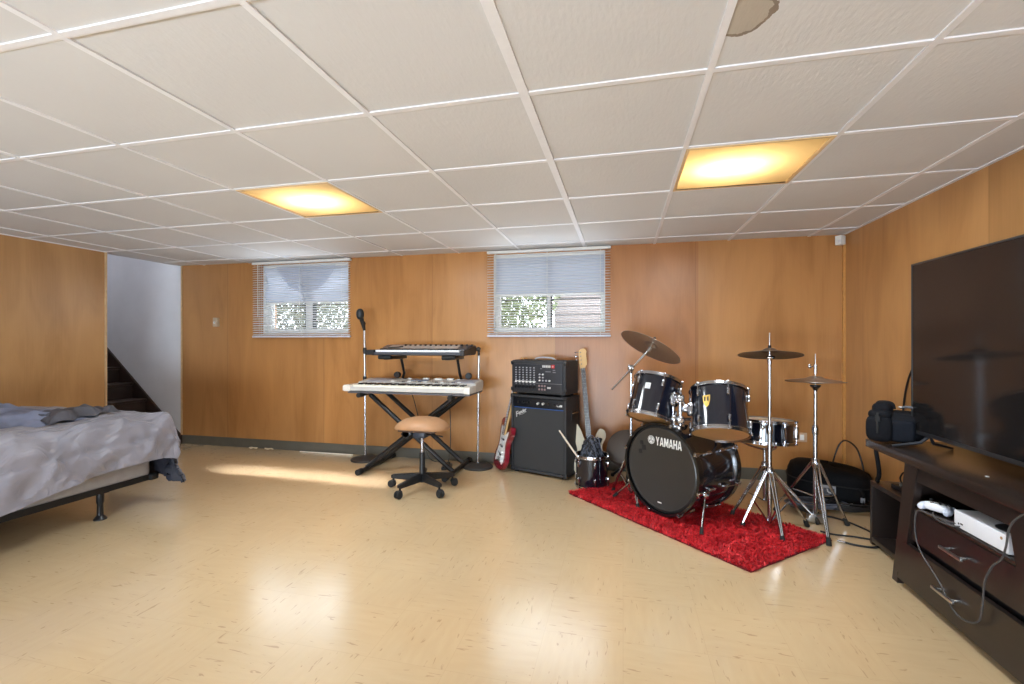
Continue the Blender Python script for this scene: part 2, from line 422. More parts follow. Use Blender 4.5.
def cloth_trans(name, col, tr=.35):
    m = bpy.data.materials.new(name); nt, N, L = nodes(m); b = N['Principled BSDF']
    tc = N.new('ShaderNodeTexCoord'); nz = N.new('ShaderNodeTexNoise'); nz.inputs['Scale'].default_value = 5; L.new(tc.outputs['Object'], nz.inputs['Vector'])
    rp = N.new('ShaderNodeValToRGB'); c = lin(col); rp.color_ramp.elements[0].color = tuple(x * .93 for x in c[:3]) + (1,); rp.color_ramp.elements[1].color = c
    L.new(nz.outputs['Fac'], rp.inputs['Fac']); L.new(rp.outputs['Color'], b.inputs['Base Color']); b.inputs['Roughness'].default_value = .6
    t = N.new('ShaderNodeBsdfTranslucent'); L.new(rp.outputs['Color'], t.inputs['Color'])
    mx = N.new('ShaderNodeMixShader'); mx.inputs[0].default_value = tr
    out = [n for n in N if n.type == 'OUTPUT_MATERIAL'][0]
    L.new(b.outputs[0], mx.inputs[1]); L.new(t.outputs[0], mx.inputs[2]); L.new(mx.outputs[0], out.inputs[0])
    return m
M_shade = cloth_trans('roller_shade_cloth', (206, 212, 226), .30)
M_slat = cloth_trans('white_slat', (238, 239, 243), .10)
M_bar = mat('dark_green_bar', (40, 46, 44), .5)
M_sill = mat('concrete_well', (190, 190, 186), .8, 0, .1, 12)
for wi, (a, b_, c, d) in enumerate((W1, W2)):
    o = thing('window_%d' % (wi + 1), None, None, ((a + b_) / 2, YB + .1, c)); o['kind'] = 'structure'
    mb = MB(); t = .042; y0, y1 = YB + .07, YB + .13
    mb.b2((a, y0, c + t + .0125), (a + t, y1, d - t - .0005), .003); mb.b2((b_ - t, y0, c + t + .0125), (b_, y1, d - t - .0005), .003)
    mb.b2((a, y0, c), (b_, y1, c + t + .012), .003); mb.b2((a, y0, d - t), (b_, y1, d), .003)
    m_ = (a + b_) / 2; mw = (.042, .015)[wi]
    mb.b2((m_ - mw, y0, c + t + .0125), (m_ + mw, y1, d - t - .0005), .003)
    mb.b2((a, YB + .002, c - .02), (b_, y0, c + .004)); mb.b2((a, YB + .004, d - .01), (b_, y0, d + .004))
    mb.b2((a - .003, YB + .004, c), (a + .006, y0, d)); mb.b2((b_ - .006, YB + .004, c), (b_ + .003, y0, d))
    mb.build('window_frame', M_frame, o, world=True)
    MB().b2((a + t, YB + .098, c + t), (m_ - mw, YB + .103, d - t)).build('pane', M_pane, o, False, world=True)
    MB().b2((m_ + mw, YB + .098, c + t), (b_ - t, YB + .103, d - t)).build('pane', M_pane, o, False, world=True)
    for s in (-1, 1): MB().b2((m_ + s * (mw + .006) - .0055, y0 + .004, c + t + .013), (m_ + s * (mw + .006) + .0055, y1 - .004, d - t - .001)).build('sash_edge', M_bar, o, world=True)
    mb = MB()
    for z in (1.415, 1.565, 1.72):
        mb.rod((a, YB + .165, z), (b_, YB + .165, z), .006, 8)
    mb.build('security_bar', M_bar, o, world=True)
# window wells & things outside
mb = MB(); mb.b2((-6.5, YB + .2, .9), (3.5, 9.0, 1.2)); struct(mb, 'ground_outside', mat('pale_gravel', (110, 108, 100), .9, 0, .25, 40), 'pale ground outside the windows', smooth=False)
M_siding = None
def siding():
    m = bpy.data.materials.new('pale_pink_siding'); nt, N, L = nodes(m); b = N['Principled BSDF']
    geo = N.new('ShaderNodeNewGeometry'); sep = N.new('ShaderNodeSeparateXYZ'); L.new(geo.outputs['Position'], sep.inputs[0])
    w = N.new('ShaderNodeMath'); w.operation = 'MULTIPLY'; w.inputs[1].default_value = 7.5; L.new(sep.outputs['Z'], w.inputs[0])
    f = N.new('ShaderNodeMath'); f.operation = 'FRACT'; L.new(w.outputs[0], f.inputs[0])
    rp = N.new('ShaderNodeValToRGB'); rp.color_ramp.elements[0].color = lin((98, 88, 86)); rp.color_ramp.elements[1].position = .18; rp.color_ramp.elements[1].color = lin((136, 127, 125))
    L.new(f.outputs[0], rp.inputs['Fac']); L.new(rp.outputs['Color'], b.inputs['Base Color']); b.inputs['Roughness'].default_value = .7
    return m
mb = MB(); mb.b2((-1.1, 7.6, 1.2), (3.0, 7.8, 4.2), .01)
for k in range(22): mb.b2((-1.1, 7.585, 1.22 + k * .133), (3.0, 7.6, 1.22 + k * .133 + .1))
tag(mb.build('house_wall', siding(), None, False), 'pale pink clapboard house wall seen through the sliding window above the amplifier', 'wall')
M_leaf = [mat('leaf_green', (120, 134, 92), .6, 0, .35, 8), mat('leaf_grey', (134, 142, 124), .65, 0, .3, 8)]
def bush(name, c, sz, n, m, label, seed):
    r = random.Random(seed)
    o = thing(name, label, 'bush', (c[0], c[1], 1.2))
    mb = MB()
    for k in range(7):
        a = r.uniform(0, 6.28); mb.tube(sm([(c[0], c[1], 1.2), (c[0] + math.cos(a) * sz[0] * .3, c[1] + math.sin(a) * sz[1] * .3, 1.2 + sz[2] * .5), (c[0] + math.cos(a) * sz[0] * .6, c[1] + math.sin(a) * sz[1] * .6, 1.2 + sz[2] * .95)], 4), [.02] + [.01] * 8, 5)
    mb.build('stem', mat('bark', (84, 70, 56), .8), o, world=True)
    mb = MB()
    for k in range(n):
        while True:
            p = V((r.uniform(-1, 1), r.uniform(-1, 1), r.uniform(0, 1)))
            if p.x * p.x + p.y * p.y + (p.z - .5) ** 2 * 3 < 1.0: break
        q = V((c[0] + p.x * sz[0], c[1] + p.y * sz[1], 1.2 + p.z * sz[2]))
        R = Euler((r.uniform(0, 6), r.uniform(0, 6), r.uniform(0, 6))).to_matrix()
        s = r.uniform(.018, .045)
        pts = [(-s, 0, 0), (-.2 * s, .42 * s, .1 * s), (s, 0, 0), (-.2 * s, -.42 * s, .1 * s)]
        mb.add([q + R @ V(x) for x in pts], [[0, 1, 2, 3]])
    mb.build('foliage', m, o, False, world=True)['kind'] = 'stuff'
bush('bush', (-1.75, 6.3, 1.2), (.95, .7, 1.6), 13000, M_leaf[0], 'green leafy bush outside the sliding window above the amplifier', 1)
bush('bush', (-4.9, 6.3, 1.2), (1.35, .7, 1.5), 14000, M_leaf[1], 'grey green bush outside the window nearest the stairs', 2)

# blinds and shades
def blind(a, b_, group_lbl, shade_lbl, zbot, tilt):
    o = thing('mini_blind', group_lbl, 'window blind', ((a + b_) / 2, YB - .03, 2.0), (0, 0, 0), 'white mini blinds')
    MB().b2((a, YB - .048, 1.990), (b_, YB - .012, 2.014), .004).build('head_rail', M_frame, o, world=True)
    mb = MB(); z = zbot + .03; k = 0
    while z < 1.975:
        w = .0125; tl = math.radians(tilt)
        dy, dz = w * math.cos(tl), w * math.sin(tl)
        y = YB - .03
        mb.add([(a + .004, y - dy, z - dz), (b_ - .004, y - dy, z - dz), (b_ - .004, y, z + .0022), (a + .004, y, z + .0022), (b_ - .004, y + dy, z + dz), (a + .004, y + dy, z + dz)], [[0, 1, 2, 3], [3, 2, 4, 5]])
        z += .0245
    mb.build('slats', M_slat, o, world=True)
    MB().b2((a, YB - .044, zbot), (b_, YB - .016, zbot + .018), .005).build('bottom_rail', mat('blind_rail', (206, 207, 220), .4), o, world=True)
    for t in (.08, .5, .92):
        x = a + (b_ - a) * t
        mb = MB(); mb.rod((x, YB - .0445, zbot + .01), (x, YB - .0445, 1.99), .0012, 6); mb.rod((x, YB - .0155, zbot + .01), (x, YB - .0155, 1.99), .0012, 6)
        mb.build('ladder_cord', M_frame, o, world=True)
    MB().rod((a + .085, YB - .055, 1.99), (a + .085, YB - .055, 1.42), .004, 8).build('tilt_wand', cloth_trans('clear_wand', (240, 240, 235), .5), o, world=True)
    return o
blind(-3.905, -2.715, 'white mini blind on the window nearest the stairs', '', 1.203, 26)
blind(-1.255, -.105, 'white mini blind on the window above the amplifier', '', 1.203, 19)
def shade(W, zb, label, sag):
    a, b_, c, d = W; o = thing('roller_shade', label, 'window shade', ((a + b_) / 2, YB + .03, d))
    nx, nz = 40, 12; mb = MB(); vs = []; fs = []
    for i in range(nx + 1):
        for k in range(nz + 1):
            x = a + .012 + (b_ - a - .024) * i / nx; z = d - .02 - (d - .02 - zb) * k / nz
            t = i / nx * 2 - 1
            y = YB + .028 + sag * .02 * math.sin(k / nz * 9 + t * t * 4)
            vs.append((x, y, z))
    for i in range(nx):
        for k in range(nz): fs.append([i * (nz + 1) + k, (i + 1) * (nz + 1) + k, (i + 1) * (nz + 1) + k + 1, i * (nz + 1) + k + 1])
    mb.add(vs, fs); mb.build('shade_cloth', M_shade, o, world=True)
    if sag:
        mb = MB(); n = 30; vs = []; fs = []
        for i in range(n + 1):
            t = i / n * 2 - 1; x = (a + b_) / 2 + t * .36; zz = d - .03 - .27 * max(0, 1 - abs(t) ** 2.4)
            vs += [(x, YB + .016, d - .02), (x, YB + .010, zz)]
        for i in range(n): fs.append([2 * i, 2 * i + 2, 2 * i + 3, 2 * i + 1])
        mb.add(vs, fs); mb.build('drooping_fold', M_shade, o, world=True)
    MB().rod((a + .01, YB + .03, d - .02), (b_ - .01, YB + .03, d - .02), .014, 12).build('roller', M_frame, o, world=True)
    MB().b2((a + .012, YB + .018, zb - .012), (b_ - .012, YB + .036, zb + .012), .004).build('hem_bar', M_frame, o, world=True)
shade(W1, 1.58, 'pale blue roller shade with a drooping fold behind the blind nearest the stairs', 1)
shade(W2, 1.60, 'plain pale blue roller shade half down behind the blind above the amplifier', 0)

# ------------------------------------------------------------------ ceiling lights
def diffuser_mat():
    m = bpy.data.materials.new('amber_diffuser'); nt, N, L = nodes(m)
    b = N['Principled BSDF']; out = [n for n in N if n.type == 'OUTPUT_MATERIAL'][0]
    tc = N.new('ShaderNodeTexCoord'); nz = N.new('ShaderNodeTexNoise'); nz.inputs['Scale'].default_value = 9; nz.inputs['Detail'].default_value = 4; L.new(tc.outputs['Object'], nz.inputs['Vector'])
    rp = N.new('ShaderNodeValToRGB'); rp.color_ramp.elements[0].color = lin((246, 214, 150)); rp.color_ramp.elements[1].color = lin((252, 230, 184)); L.new(nz.outputs['Fac'], rp.inputs['Fac'])
    t = N.new('ShaderNodeBsdfTranslucent'); L.new(rp.outputs['Color'], t.inputs['Color'])
    L.new(rp.outputs['Color'], b.inputs['Base Color']); b.inputs['Roughness'].default_value = .35
    mx = N.new('ShaderNodeMixShader'); mx.inputs[0].default_value = .8
    L.new(b.outputs[0], mx.inputs[1]); L.new(t.outputs[0], mx.inputs[2]); L.new(mx.outputs[0], out.inputs[0])
    return m
M_diff = diffuser_mat()
M_hous = mat('white_reflector', (112, 96, 74), .5)
for k, (i, j) in enumerate(LIT):
    x0, x1, y0, y1 = gx(i), gx(i + 1), gy(j), gy(j + 1)
    cx, cy = (x0 + x1) / 2, (y0 + y1) / 2
    if k < 2:
        o = thing('ceiling_light', ('amber square ceiling light panel in front of the window nearest the stairs', 'amber square ceiling light panel above the drum kit, near the television')[k], 'ceiling light', (cx, cy, H), (0, 0, 0), 'square ceiling light panels')
        mb = MB(); z0, z1 = H - .004, H + .012; w = .022
        mb.b2((x0 + .006, y0 + .006, z0), (x1 - .006, y0 + w, z1), .002); mb.b2((x0 + .006, y1 - w, z0), (x1 - .006, y1 - .006, z1), .002)
        mb.b2((x0 + .006, y0 + w, z0), (x0 + w, y1 - w, z1), .002); mb.b2((x1 - w, y0 + w, z0), (x1 - .006, y1 - w, z1), .002)
        mb.build('frame', mat('amber_trim', (226, 196, 150), .4), o, world=True)
        MB().add([(x0 + w, y0 + w, H + .002), (x1 - w, y0 + w, H + .002), (x1 - w, y1 - w, H + .002), (x0 + w, y1 - w, H + .002)], [[0, 1, 2, 3]]).build('diffuser', M_diff, o, False, world=True)
        mb = MB(); h = H + .17
        mb.add([(x0, y0, H + .012), (x1, y0, H + .012), (x1, y1, H + .012), (x0, y1, H + .012), (x0, y0, h), (x1, y0, h), (x1, y1, h), (x0, y1, h)], [[0, 1, 5, 4], [1, 2, 6, 5], [2, 3, 7, 6], [3, 0, 4, 7], [4, 5, 6, 7]])
        mb.build('housing', M_hous, o, False, world=True)
        for sx_ in (-.06, .06):
            ld = bpy.data.lights.new('bulb_light', 'POINT'); ld.energy = 3.2; ld.color = (1, .86, .62); ld.shadow_soft_size = .03
            lo = bpy.data.objects.new('bulb_light', ld); COL.objects.link(lo); lo.location = (cx + (-.01, -.05)[k] + sx_, cy, H + .115)
    ld = bpy.data.lights.new('panel_and_rear_fill', 'AREA'); ld.shape = 'SQUARE'; ld.size = .5; ld.energy = (24, 22, 8, 8)[k]; ld.color = (.85, .94, 1.0)  # the rear pair behind the camera is added fill with no fixture
    lo = bpy.data.objects.new('panel_and_rear_fill', ld); COL.objects.link(lo); lo.location = (cx, cy, H - .012)

# ------------------------------------------------------------------ stairs
st = thing('staircase', 'dark painted stairs climbing away behind the bed beside the white plaster wall', 'stairs', (-4.95, 3.8, 0))
for k in range(9):
    x = -4.98 - .2 * k; z = .18 * (k + 1) - .04
    MB().b2((x - .23, YS + .005, z - .028), (x + .022, YB - .03, z), .008).build('tread', M_stair, st, world=True)
    MB().b2((x - .2, YS + .005, z - .18), (x, YB - .03, z - .028)).build('riser', M_stair, st, world=True)
mb = MB(); mb.prism([(-4.885, 0), (-4.885, .09), (-6.9, 1.91), (-6.9, 1.6), (-5.1, 0)], 0, .022, Matrix.Translation((0, YB - .004, 0)) @ Matrix.Rotation(PI / 2, 4, 'X'))
mb.build('skirt_board', M_stair, st, world=True)

# ------------------------------------------------------------------ bed
M_sheetg = mat('grey_box_spring_cloth', (168, 162, 160), .85, 0, .06, 20, .1)
def satin():
    m = bpy.data.materials.new('silver_satin'); nt, N, L = nodes(m); b = N['Principled BSDF']
    tc = N.new('ShaderNodeTexCoord'); nz = N.new('ShaderNodeTexNoise'); nz.inputs['Scale'].default_value = 2.5; nz.inputs['Detail'].default_value = 5; L.new(tc.outputs['Object'], nz.inputs['Vector'])
    rp = N.new('ShaderNodeValToRGB'); rp.color_ramp.elements[0].position = .3; rp.color_ramp.elements[1].position = .7
    rp.color_ramp.elements[0].color = lin((116, 113, 121)); rp.color_ramp.elements[1].color = lin((136, 133, 142)); L.new(nz.outputs['Fac'], rp.inputs['Fac'])
    L.new(rp.outputs['Color'], b.inputs['Base Color']); b.inputs['Roughness'].default_value = .46; b.inputs['Sheen Weight'].default_value = .15
    mp = N.new('ShaderNodeMapping'); mp.inputs['Rotation'].default_value = (0, 0, .6); mp.inputs['Scale'].default_value = (15, 1.8, 3); L.new(tc.outputs['Object'], mp.inputs['Vector'])
    n2 = N.new('ShaderNodeTexNoise'); n2.inputs['Scale'].default_value = 1.4; n2.inputs['Detail'].default_value = 3; n2.inputs['Distortion'].default_value = .8; L.new(mp.outputs[0], n2.inputs['Vector'])
    bp = N.new('ShaderNodeBump'); bp.inputs['Strength'].default_value = 1.0; bp.inputs['Distance'].default_value = .028; L.new(n2.outputs['Fac'], bp.inputs['Height']); L.new(bp.outputs['Normal'], b.inputs['Normal'])
    return m
M_satin = satin()
M_lining = mat('navy_lining', (34, 36, 48), .7, 0, .2, 15)
M_slate = mat('slate_blue_cloth', (112, 118, 140), .5, 0, .3, 9, .2, 60)

bf = thing('bed_frame', 'black angle iron bed frame on round feet under the grey box spring', 'bed frame', (-4.05, 1.65, 0))
def angle_rail(p, q, up, side):
    mb = MB(); p, q = V(p), V(q); d = q - p
    if abs(d.y) > abs(d.x):
        mb.b2((p.x, p.y, p.z), (p.x + side * .038, q.y, p.z + .004)); mb.b2((p.x - .002, p.y, p.z), (p.x + .002, q.y, p.z + .04))
    else:
        mb.b2((p.x, p.y, p.z), (q.x, p.y + side * .038, p.z + .004)); mb.b2((p.x, p.y - .002, p.z), (q.x, p.y + .002, p.z + .04))
    return mb
angle_rail((-3.285, .62, .172), (-3.285, 2.62, .172), 1, -1).build('side_rail', M_blackm, bf, world=True)
angle_rail((-4.78, .62, .172), (-4.78, 2.62, .172), 1, 1).build('side_rail', M_blackm, bf, world=True)
for y in (.64, 2.3): angle_rail((-4.78, y, .168), (-3.285, y, .168), 1, 1).build('cross_rail', M_blackm, bf, world=True)
for x in (-3.31, -4.75):
    for y in (.7, 2.30):
        mb = MB(); mb.lathe([(0, 0), (.036, 0), (.036, .006), (.026, .02), (.018, .028), (.0165, .1), (.021, .115), (.021, .17), (0, .17)], 16, Matrix.Translation((x, y, 0)))
        mb.build('leg', M_blackm, bf, world=True)
mb = MB(); mb.sup((-3.30, 2.63, .19), (.075, .07, .05), .6, .6); mb.rod((-3.3, 2.56, .19), (-3.3, 2.63, .19), .014); mb.build('corner_cap', M_rubber, bf, world=True)
bx = MB().box((-4.04, 1.64, .295), (1.5, 1.96, .2), .035, seg=4).build('box_spring', M_sheetg); tag(bx, 'grey cloth box spring resting on the black bed frame', 'box spring')
mx_ = MB().box((-4.04, 1.63, .485), (1.47, 1.98, .17), .06, seg=5).build('mattress', mat('white_ticking', (206, 204, 206), .8)); tag(mx_, 'mattress under the silver grey comforter', 'mattress')

# comforter
def fold(x, sc, am, seed):
    return am * noise.noise(V((x[0] * sc, x[1] * sc * .6, seed)))
TOPZ = .63; XE = -3.235; YE = 2.555
def cloth_pt(a, b_):
    # a: metres from the left wall side going right; b_: metres along the bed from the pillow end
    wa = XE + 4.78; lb = YE - .45
    da = max(0.0, a - wa); db = max(0.0, b_ - lb)
    x = -4.78 + min(a, wa); y = .45 + min(b_, lb)
    r = .085
    def drop(d):
        q = r * PI / 2
        if d < q:
            t = d / r; return r * math.sin(t), r * (1 - math.cos(t))
        return r, r + (d - q)
    ox, zx = drop(da); oy, zy = drop(db)
    z = TOPZ - max(zx, zy) - .12 * min(zx, zy)
    x += ox + .05 * max(0, zx - .1); y += oy + .04 * max(0, zy - .1) + (.04 * min(zx, zy))
    if da > 0 and db > 0: x += .03 * min(zx, zy)
    # crown and wrinkles
    z += .035 * max(0, 1 - abs((x + 4.0) / .8) ** 2) * max(0, 1 - abs((y - 1.6) / 1.1) ** 2)
    w1 = noise.noise(V((a * 2.2 + b_ * 2.6, a * 1.0 - b_ * .6, 3.1)))
    w2 = noise.noise(V((a * 7.0 - b_ * 3.5, b_ * 3.0 + a * 1.5, 9.7)))
    w3 = math.sin((b_ * 9.0 - a * 7.0) + 3.2 * noise.noise(V((a * 1.4, b_ * 1.4, 5.2))))
    w4 = noise.noise(V((a * 16 - b_ * 9, b_ * 6, 1.3)))
    w5 = 1 - abs(noise.noise(V((a * 2.6 + b_ * 3.4, a * .9 - b_ * .5, 17.3)))) * 2.2
    w6 = 1 - abs(noise.noise(V((a * 5.5 - b_ * 6.0, a * 2.0 + b_ * 1.2, 23.1)))) * 2.2
    k_ = min(1, da / .06) if da > 0 else 0
    w7 = 1 - abs(noise.noise(V((b_ * 9.0 + a * 7.0, a * 2.2 - b_ * 1.4, 31.7)))) * 2.6
    amp = .016 * w1 + .012 * w2 + (.006 * w3 + .003 * w4) + (.008 + .022 * k_) * max(w5, -.3) + (.010 + .012 * k_) * max(w6, -.3) + (.007 + .006 * k_) * max(w7, -.2)
    side = min(1.0, zx / .2); foot = min(1.0, zy / .2)
    n = V((side, foot * (1 - side * .4), 1.0 - .8 * max(side, foot))).normalized()
    p = V((x, y, z)) + n * (amp + .012)
    # stitched seam running along the side, quilted dip
    if da > 0:
        dd = abs(zx - (.19 - .02 * b_)); p -= n * (.011 * math.exp(-(dd / .014) ** 2))
    p.x = max(p.x, -4.82)
    return p
def hem_len(b_):   # how far the side hangs, along the bed
    lb = YE - .45
    y = .45 + min(b_, lb)
    base = .40 - .085 * (y - 1.75) + .022 * math.sin(y * 5.0) + (.05 if y < 1.4 else 0)
    return max(.2, base)
NA, NB_ = 150, 170; wa = XE + 4.78; lb = YE - .45
vs = []; fs = []
for j in range(NB_ + 1):
    b_ = (lb + .49) * j / NB_
    for i in range(NA + 1):
        t = i / NA
        tot = wa + hem_len(b_) + (.12 * max(0, (b_ - lb)) / .49)
        vs.append(cloth_pt(tot * t, b_))
for j in range(NB_):
    for i in range(NA):
        a = j * (NA + 1) + i; fs.append([a, a + 1, a + NA + 2, a + NA + 1])
mb = MB(); mb.add(vs, fs); cf = mb.build('comforter', M_satin, None, ang=80)
tag(cf, 'silver grey satin comforter draped over the bed beside the stairs', 'comforter')
# reverse of the comforter, dark cloth
cx_ = V((-4.0, 1.6, .35)); vs2 = []
me = cf.data
for k, p in enumerate(vs):
    n = me.vertices[k].normal if len(me.vertices) == len(vs) else V((0, 0, 1))
    s = -1 if n.dot(p - cx_) > 0 else 1
    vs2.append(p + n * s * (.04 if (k // (NA + 1)) > NB_ * .82 and (k % (NA + 1)) > NA * .78 else .018))
fl2 = []
for j in range(NB_):
    b_ = (lb + .49) * j / NB_
    tot = wa + hem_len(b_)
    for i in range(NA):
        da_ = tot * i / NA - wa
        if lb - .05 < b_ < lb + .29 and -.06 < da_ < .33: continue
        if da_ > .2 or b_ > lb + .15: fl2.append(fs[j * NA + i])
mb = MB(); mb.add(vs2, fl2); ln = mb.build('lining', M_lining, cf, ang=80); ln['label'] = 'dark navy underside of the comforter'
# rumpled throw on top
def crumple(name, m, x0, x1, y0, y1, amp, seed, dz, label, cat, n=70, parent=None):
    vs = []; fs = []
    for j in range(n + 1):
        for i in range(n + 1):
            u, v = i / n, j / n
            x = x0 + (x1 - x0) * u; y = y0 + (y1 - y0) * v
            x += .06 * noise.noise(V((v * 5, seed, u * 2))); y += .07 * noise.noise(V((u * 5, v * 2, seed)))
            p = cloth_pt(min(max(x + 4.78, .0), wa), y - .45)
            e = min(u, 1 - u, v, 1 - v); e = min(1, e / .10)
            nn = abs(noise.noise(V((x * 6, y * 6, seed)))) * 1.3 + .55 * abs(noise.noise(V((x * 15 + y * 5, y * 12, seed + 4))))
            vs.append((p.x if 0 < u < 1 else p.x, y, p.z + dz + e * (.012 + amp * nn) - (1 - e) * .006))
    for j in range(n):
        for i in range(n):
            a = j * (n + 1) + i; fs.append([a, a + 1, a + n + 2, a + n + 1])
    mb = MB(); mb.add(vs, fs); o = mb.build(name, m, parent, ang=80)
    if label: tag(o, label, cat)
    return o
th = crumple('throw_blanket', M_slate, -4.74, -3.36, .75, 2.34, .055, 2.2, .008, 'rumpled slate blue throw spread on top of the grey comforter', 'blanket', 110)
crumple('dark_sheet', mat('charcoal_cloth', (70, 68, 74), .7, 0, .2, 8), -3.56, -3.34, 2.06, 2.44, .05, 7.7, .022, 'crumpled charcoal sheet bunched along the edge of the blue throw', 'sheet', 80)

# ------------------------------------------------------------------ microphone stands
def mic_stand(x, y, label, full):
    o = thing('microphone_stand', label, 'microphone stand', (x, y, 0))
    MB().lathe([(0, 0), (.135, 0), (.14, .008), (.132, .018), (.06, .03), (.03, .042), (0, .042)], 40, Matrix.Translation((x, y, 0))).build('base', mat('cast_grey_base', (44, 42, 41), .6, 0, .1, 20), o, world=True)
    if full:
        MB().rod((x, y, .03), (x - .004, y, .80), .0105).build('pole', M_chrome, o, world=True)
        MB().rod((x - .004, y, .78), (x - .012, y, 1.30), .011).build('upper_pole', M_steel, o, world=True)
        for z in (.79, 1.07, ): MB().lathe([(0, -.03), (.014, -.03), (.018, -.01), (.018, .02), (.013, .03), (0, .03)], 14, Matrix.Translation((x - .007, y, z))).build('clutch', M_black, o, world=True)
        mb = MB(); mb.rod((x - .012, y, 1.27), (x - .014, y, 1.33), .012); mb.rod((x - .014, y + .005, 1.33), (x - .02, y - .03, 1.36), .017, 12, .02); mb.build('clip', M_black, o, world=True)
    else:
        MB().rod((x, y, .03), (x + .004, y, .55), .0105).build('pole', M_chrome, o, world=True)
        MB().rod((x + .004, y, .53), (x + .010, y, 1.06), .0105).build('upper_pole', M_steel, o, world=True)
        mb = MB(); mb.rod((x + .010, y, 1.03), (x + .006, y, 1.085), .012); mb.rod((x + .018, y, 1.085), (x - .05, y - .02, 1.09), .016, 12, .019); mb.ball((x + .004, y, 1.09), .021); mb.build('clip', M_black, o, world=True)
mic_stand(-2.455, 4.07, 'chrome microphone stand with round grey base holding a black microphone, beside the keyboards', True)
mic_stand(-1.30, 4.07, 'chrome microphone stand with an empty black clip beside the red guitar', False)
mc = thing('microphone', 'black ball headed microphone on top of the tall stand below the window', 'microphone', (-2.475, 4.05, 1.33))
MB().rod((-2.466, 4.07, 1.27), (-2.478, 4.035, 1.385), .013, 14, .022).build('handle', M_black, mc, world=True)
MB().sup((-2.482, 4.02, 1.425), (.075, .075, .11), .9, 1, 18, 12).build('grille_head', mat('dark_mesh', (52, 56, 60), .5, .5, .2, 200, .3, 400), mc, world=True)

# ------------------------------------------------------------------ keyboards on a double X stand
ks = thing('keyboard_stand', 'black double braced X keyboard stand carrying two keyboards', 'keyboard stand', (-1.83, 3.9, 0))
XA, XB, Y1, Y2 = -2.23, -1.43, 3.72, 4.0
PV = V((-1.84, 0, .375))
for yy in (Y1, Y2):
    MB().tube([(XA + .0, yy, .035), (-1.40, yy, .68)], .021, 12).build('leg_tube', M_blackm, ks, world=True)
    MB().tube([(XB, yy + .045, .035), (-2.22, yy + .045, .68)], .021, 12).build('leg_tube', M_blackm, ks, world=True)
for x in (XA, XB):
    MB().rod((x, 3.60, .024), (x, 4.19, .024), .020).build('foot_bar', M_blackm, ks, world=True)
    for y in (3.60, 4.19): MB().rod((x, y - .03, .026), (x, y + .03, .026), .026).build('end_cap', M_rubber, ks, world=True)
for x in (-2.23, -1.39):
    MB().rod((x, 3.62, .692), (x, 4.02, .692), .0145).build('support_arm', M_blackm, ks, world=True)
    MB().rod((x, 3.58, .692), (x, 3.66, .692), .02).build('end_cap', M_rubber, ks, world=True)
mb = MB(); mb.box((-1.83, (Y1 + Y2) / 2 + .02, .357), (.075, .40, .075), .01, R=Euler((0, .7, 0)).to_matrix()); mb.rod((-1.83, 3.68, .357), (-1.83, 3.72, .357), .03, 16)
mb.build('pivot_bracket', M_black, ks, world=True)
for x, s in ((-2.06, 1), (-1.44, -1)):
    mb = MB(); mb.tube([(x - s * .02, 4.06, .70), (x + s * .03, 4.05, .86), (x + s * .0 + .03 * s, 3.99, 1.0)], .013, 10); mb.build('tier_post', M_blackm, ks, world=True)
    mb = MB(); mb.box((x + s * .02, 3.9, 1.012), (.05, .36, .03), .006); mb.build('tier_arm', M_blackm, ks, world=True)
    mb = MB(); mb.rod((x - s * .05, 3.72, 1.02), (x + s * .07, 3.72, 1.018), .018, 14); mb.build('arm_pad', M_rubber, ks, world=True)
    MB().lathe([(0, -.02), (.028, -.02), (.032, 0), (.028, .02), (0, .02)], 14, Matrix.Translation((x - s * .045 + .03, 4.0, .845)) @ Matrix.Rotation(PI / 2, 4, 'X')).build('clamp_knob', M_black, ks, world=True)

M_silver = mat('silver_plastic', (196, 192, 186), .4, .1, .03)
M_ivory = mat('ivory_keys', (232, 228, 214), .3, 0, .02)
M_kbk = mat('glossy_black_key', (18, 18, 20), .25)
M_lcd = mat('lcd_glass', (120, 132, 150), .2)
kb = thing('keyboard', 'long silver keyboard with white keys on the lower tier of the stand', 'keyboard', (-1.83, 3.8, .715), (math.radians(0), 0, 0))
x0, x1 = -2.415, -1.235; yf, yb = 3.635, 4.03; z0 = .716
mb = MB(); mb.prism([(yf + .02, z0), (yb - .03, z0), (yb, z0 + .03), (yb, z0 + .088), (yb - .03, z0 + .098), (yf + .165, z0 + .075), (yf + .165, z0 + .045), (yf, z0 + .045), (yf, z0 + .012)], x0 + .05, x1, Matrix(((0, 0, 1, 0), (1, 0, 0, 0), (0, 1, 0, 0), (0, 0, 0, 1))), .004)
mb.build('body', M_silver, kb, world=True)
mb = MB(); mb.prism([(x0, yf - .002), (x0 + .075, yf - .008), (x0 + .09, yf + .165), (x0 + .13, yb), (x0 + .06, yb - .02), (x0 + .02, yf + .2)], z0 + .004, z0 + .058, None, .006); mb.build('end_block', mat('pale_end_block', (222, 216, 206), .4), kb, world=True)
mb = MB(); mb.b2((x1 - .05, yf - .006, z0 + .004), (x1 + .004, yf + .165, z0 + .062), .006); mb.build('end_block', mat('pale_end_block', (222, 216, 206), .4), kb, world=True)
MB().b2((x0 + .05, yf - .004, z0 - .012), (x1, yb - .02, z0 + .002), .004).build('base_tray', mat('charcoal_tray', (86, 82, 84), .5), kb, world=True)
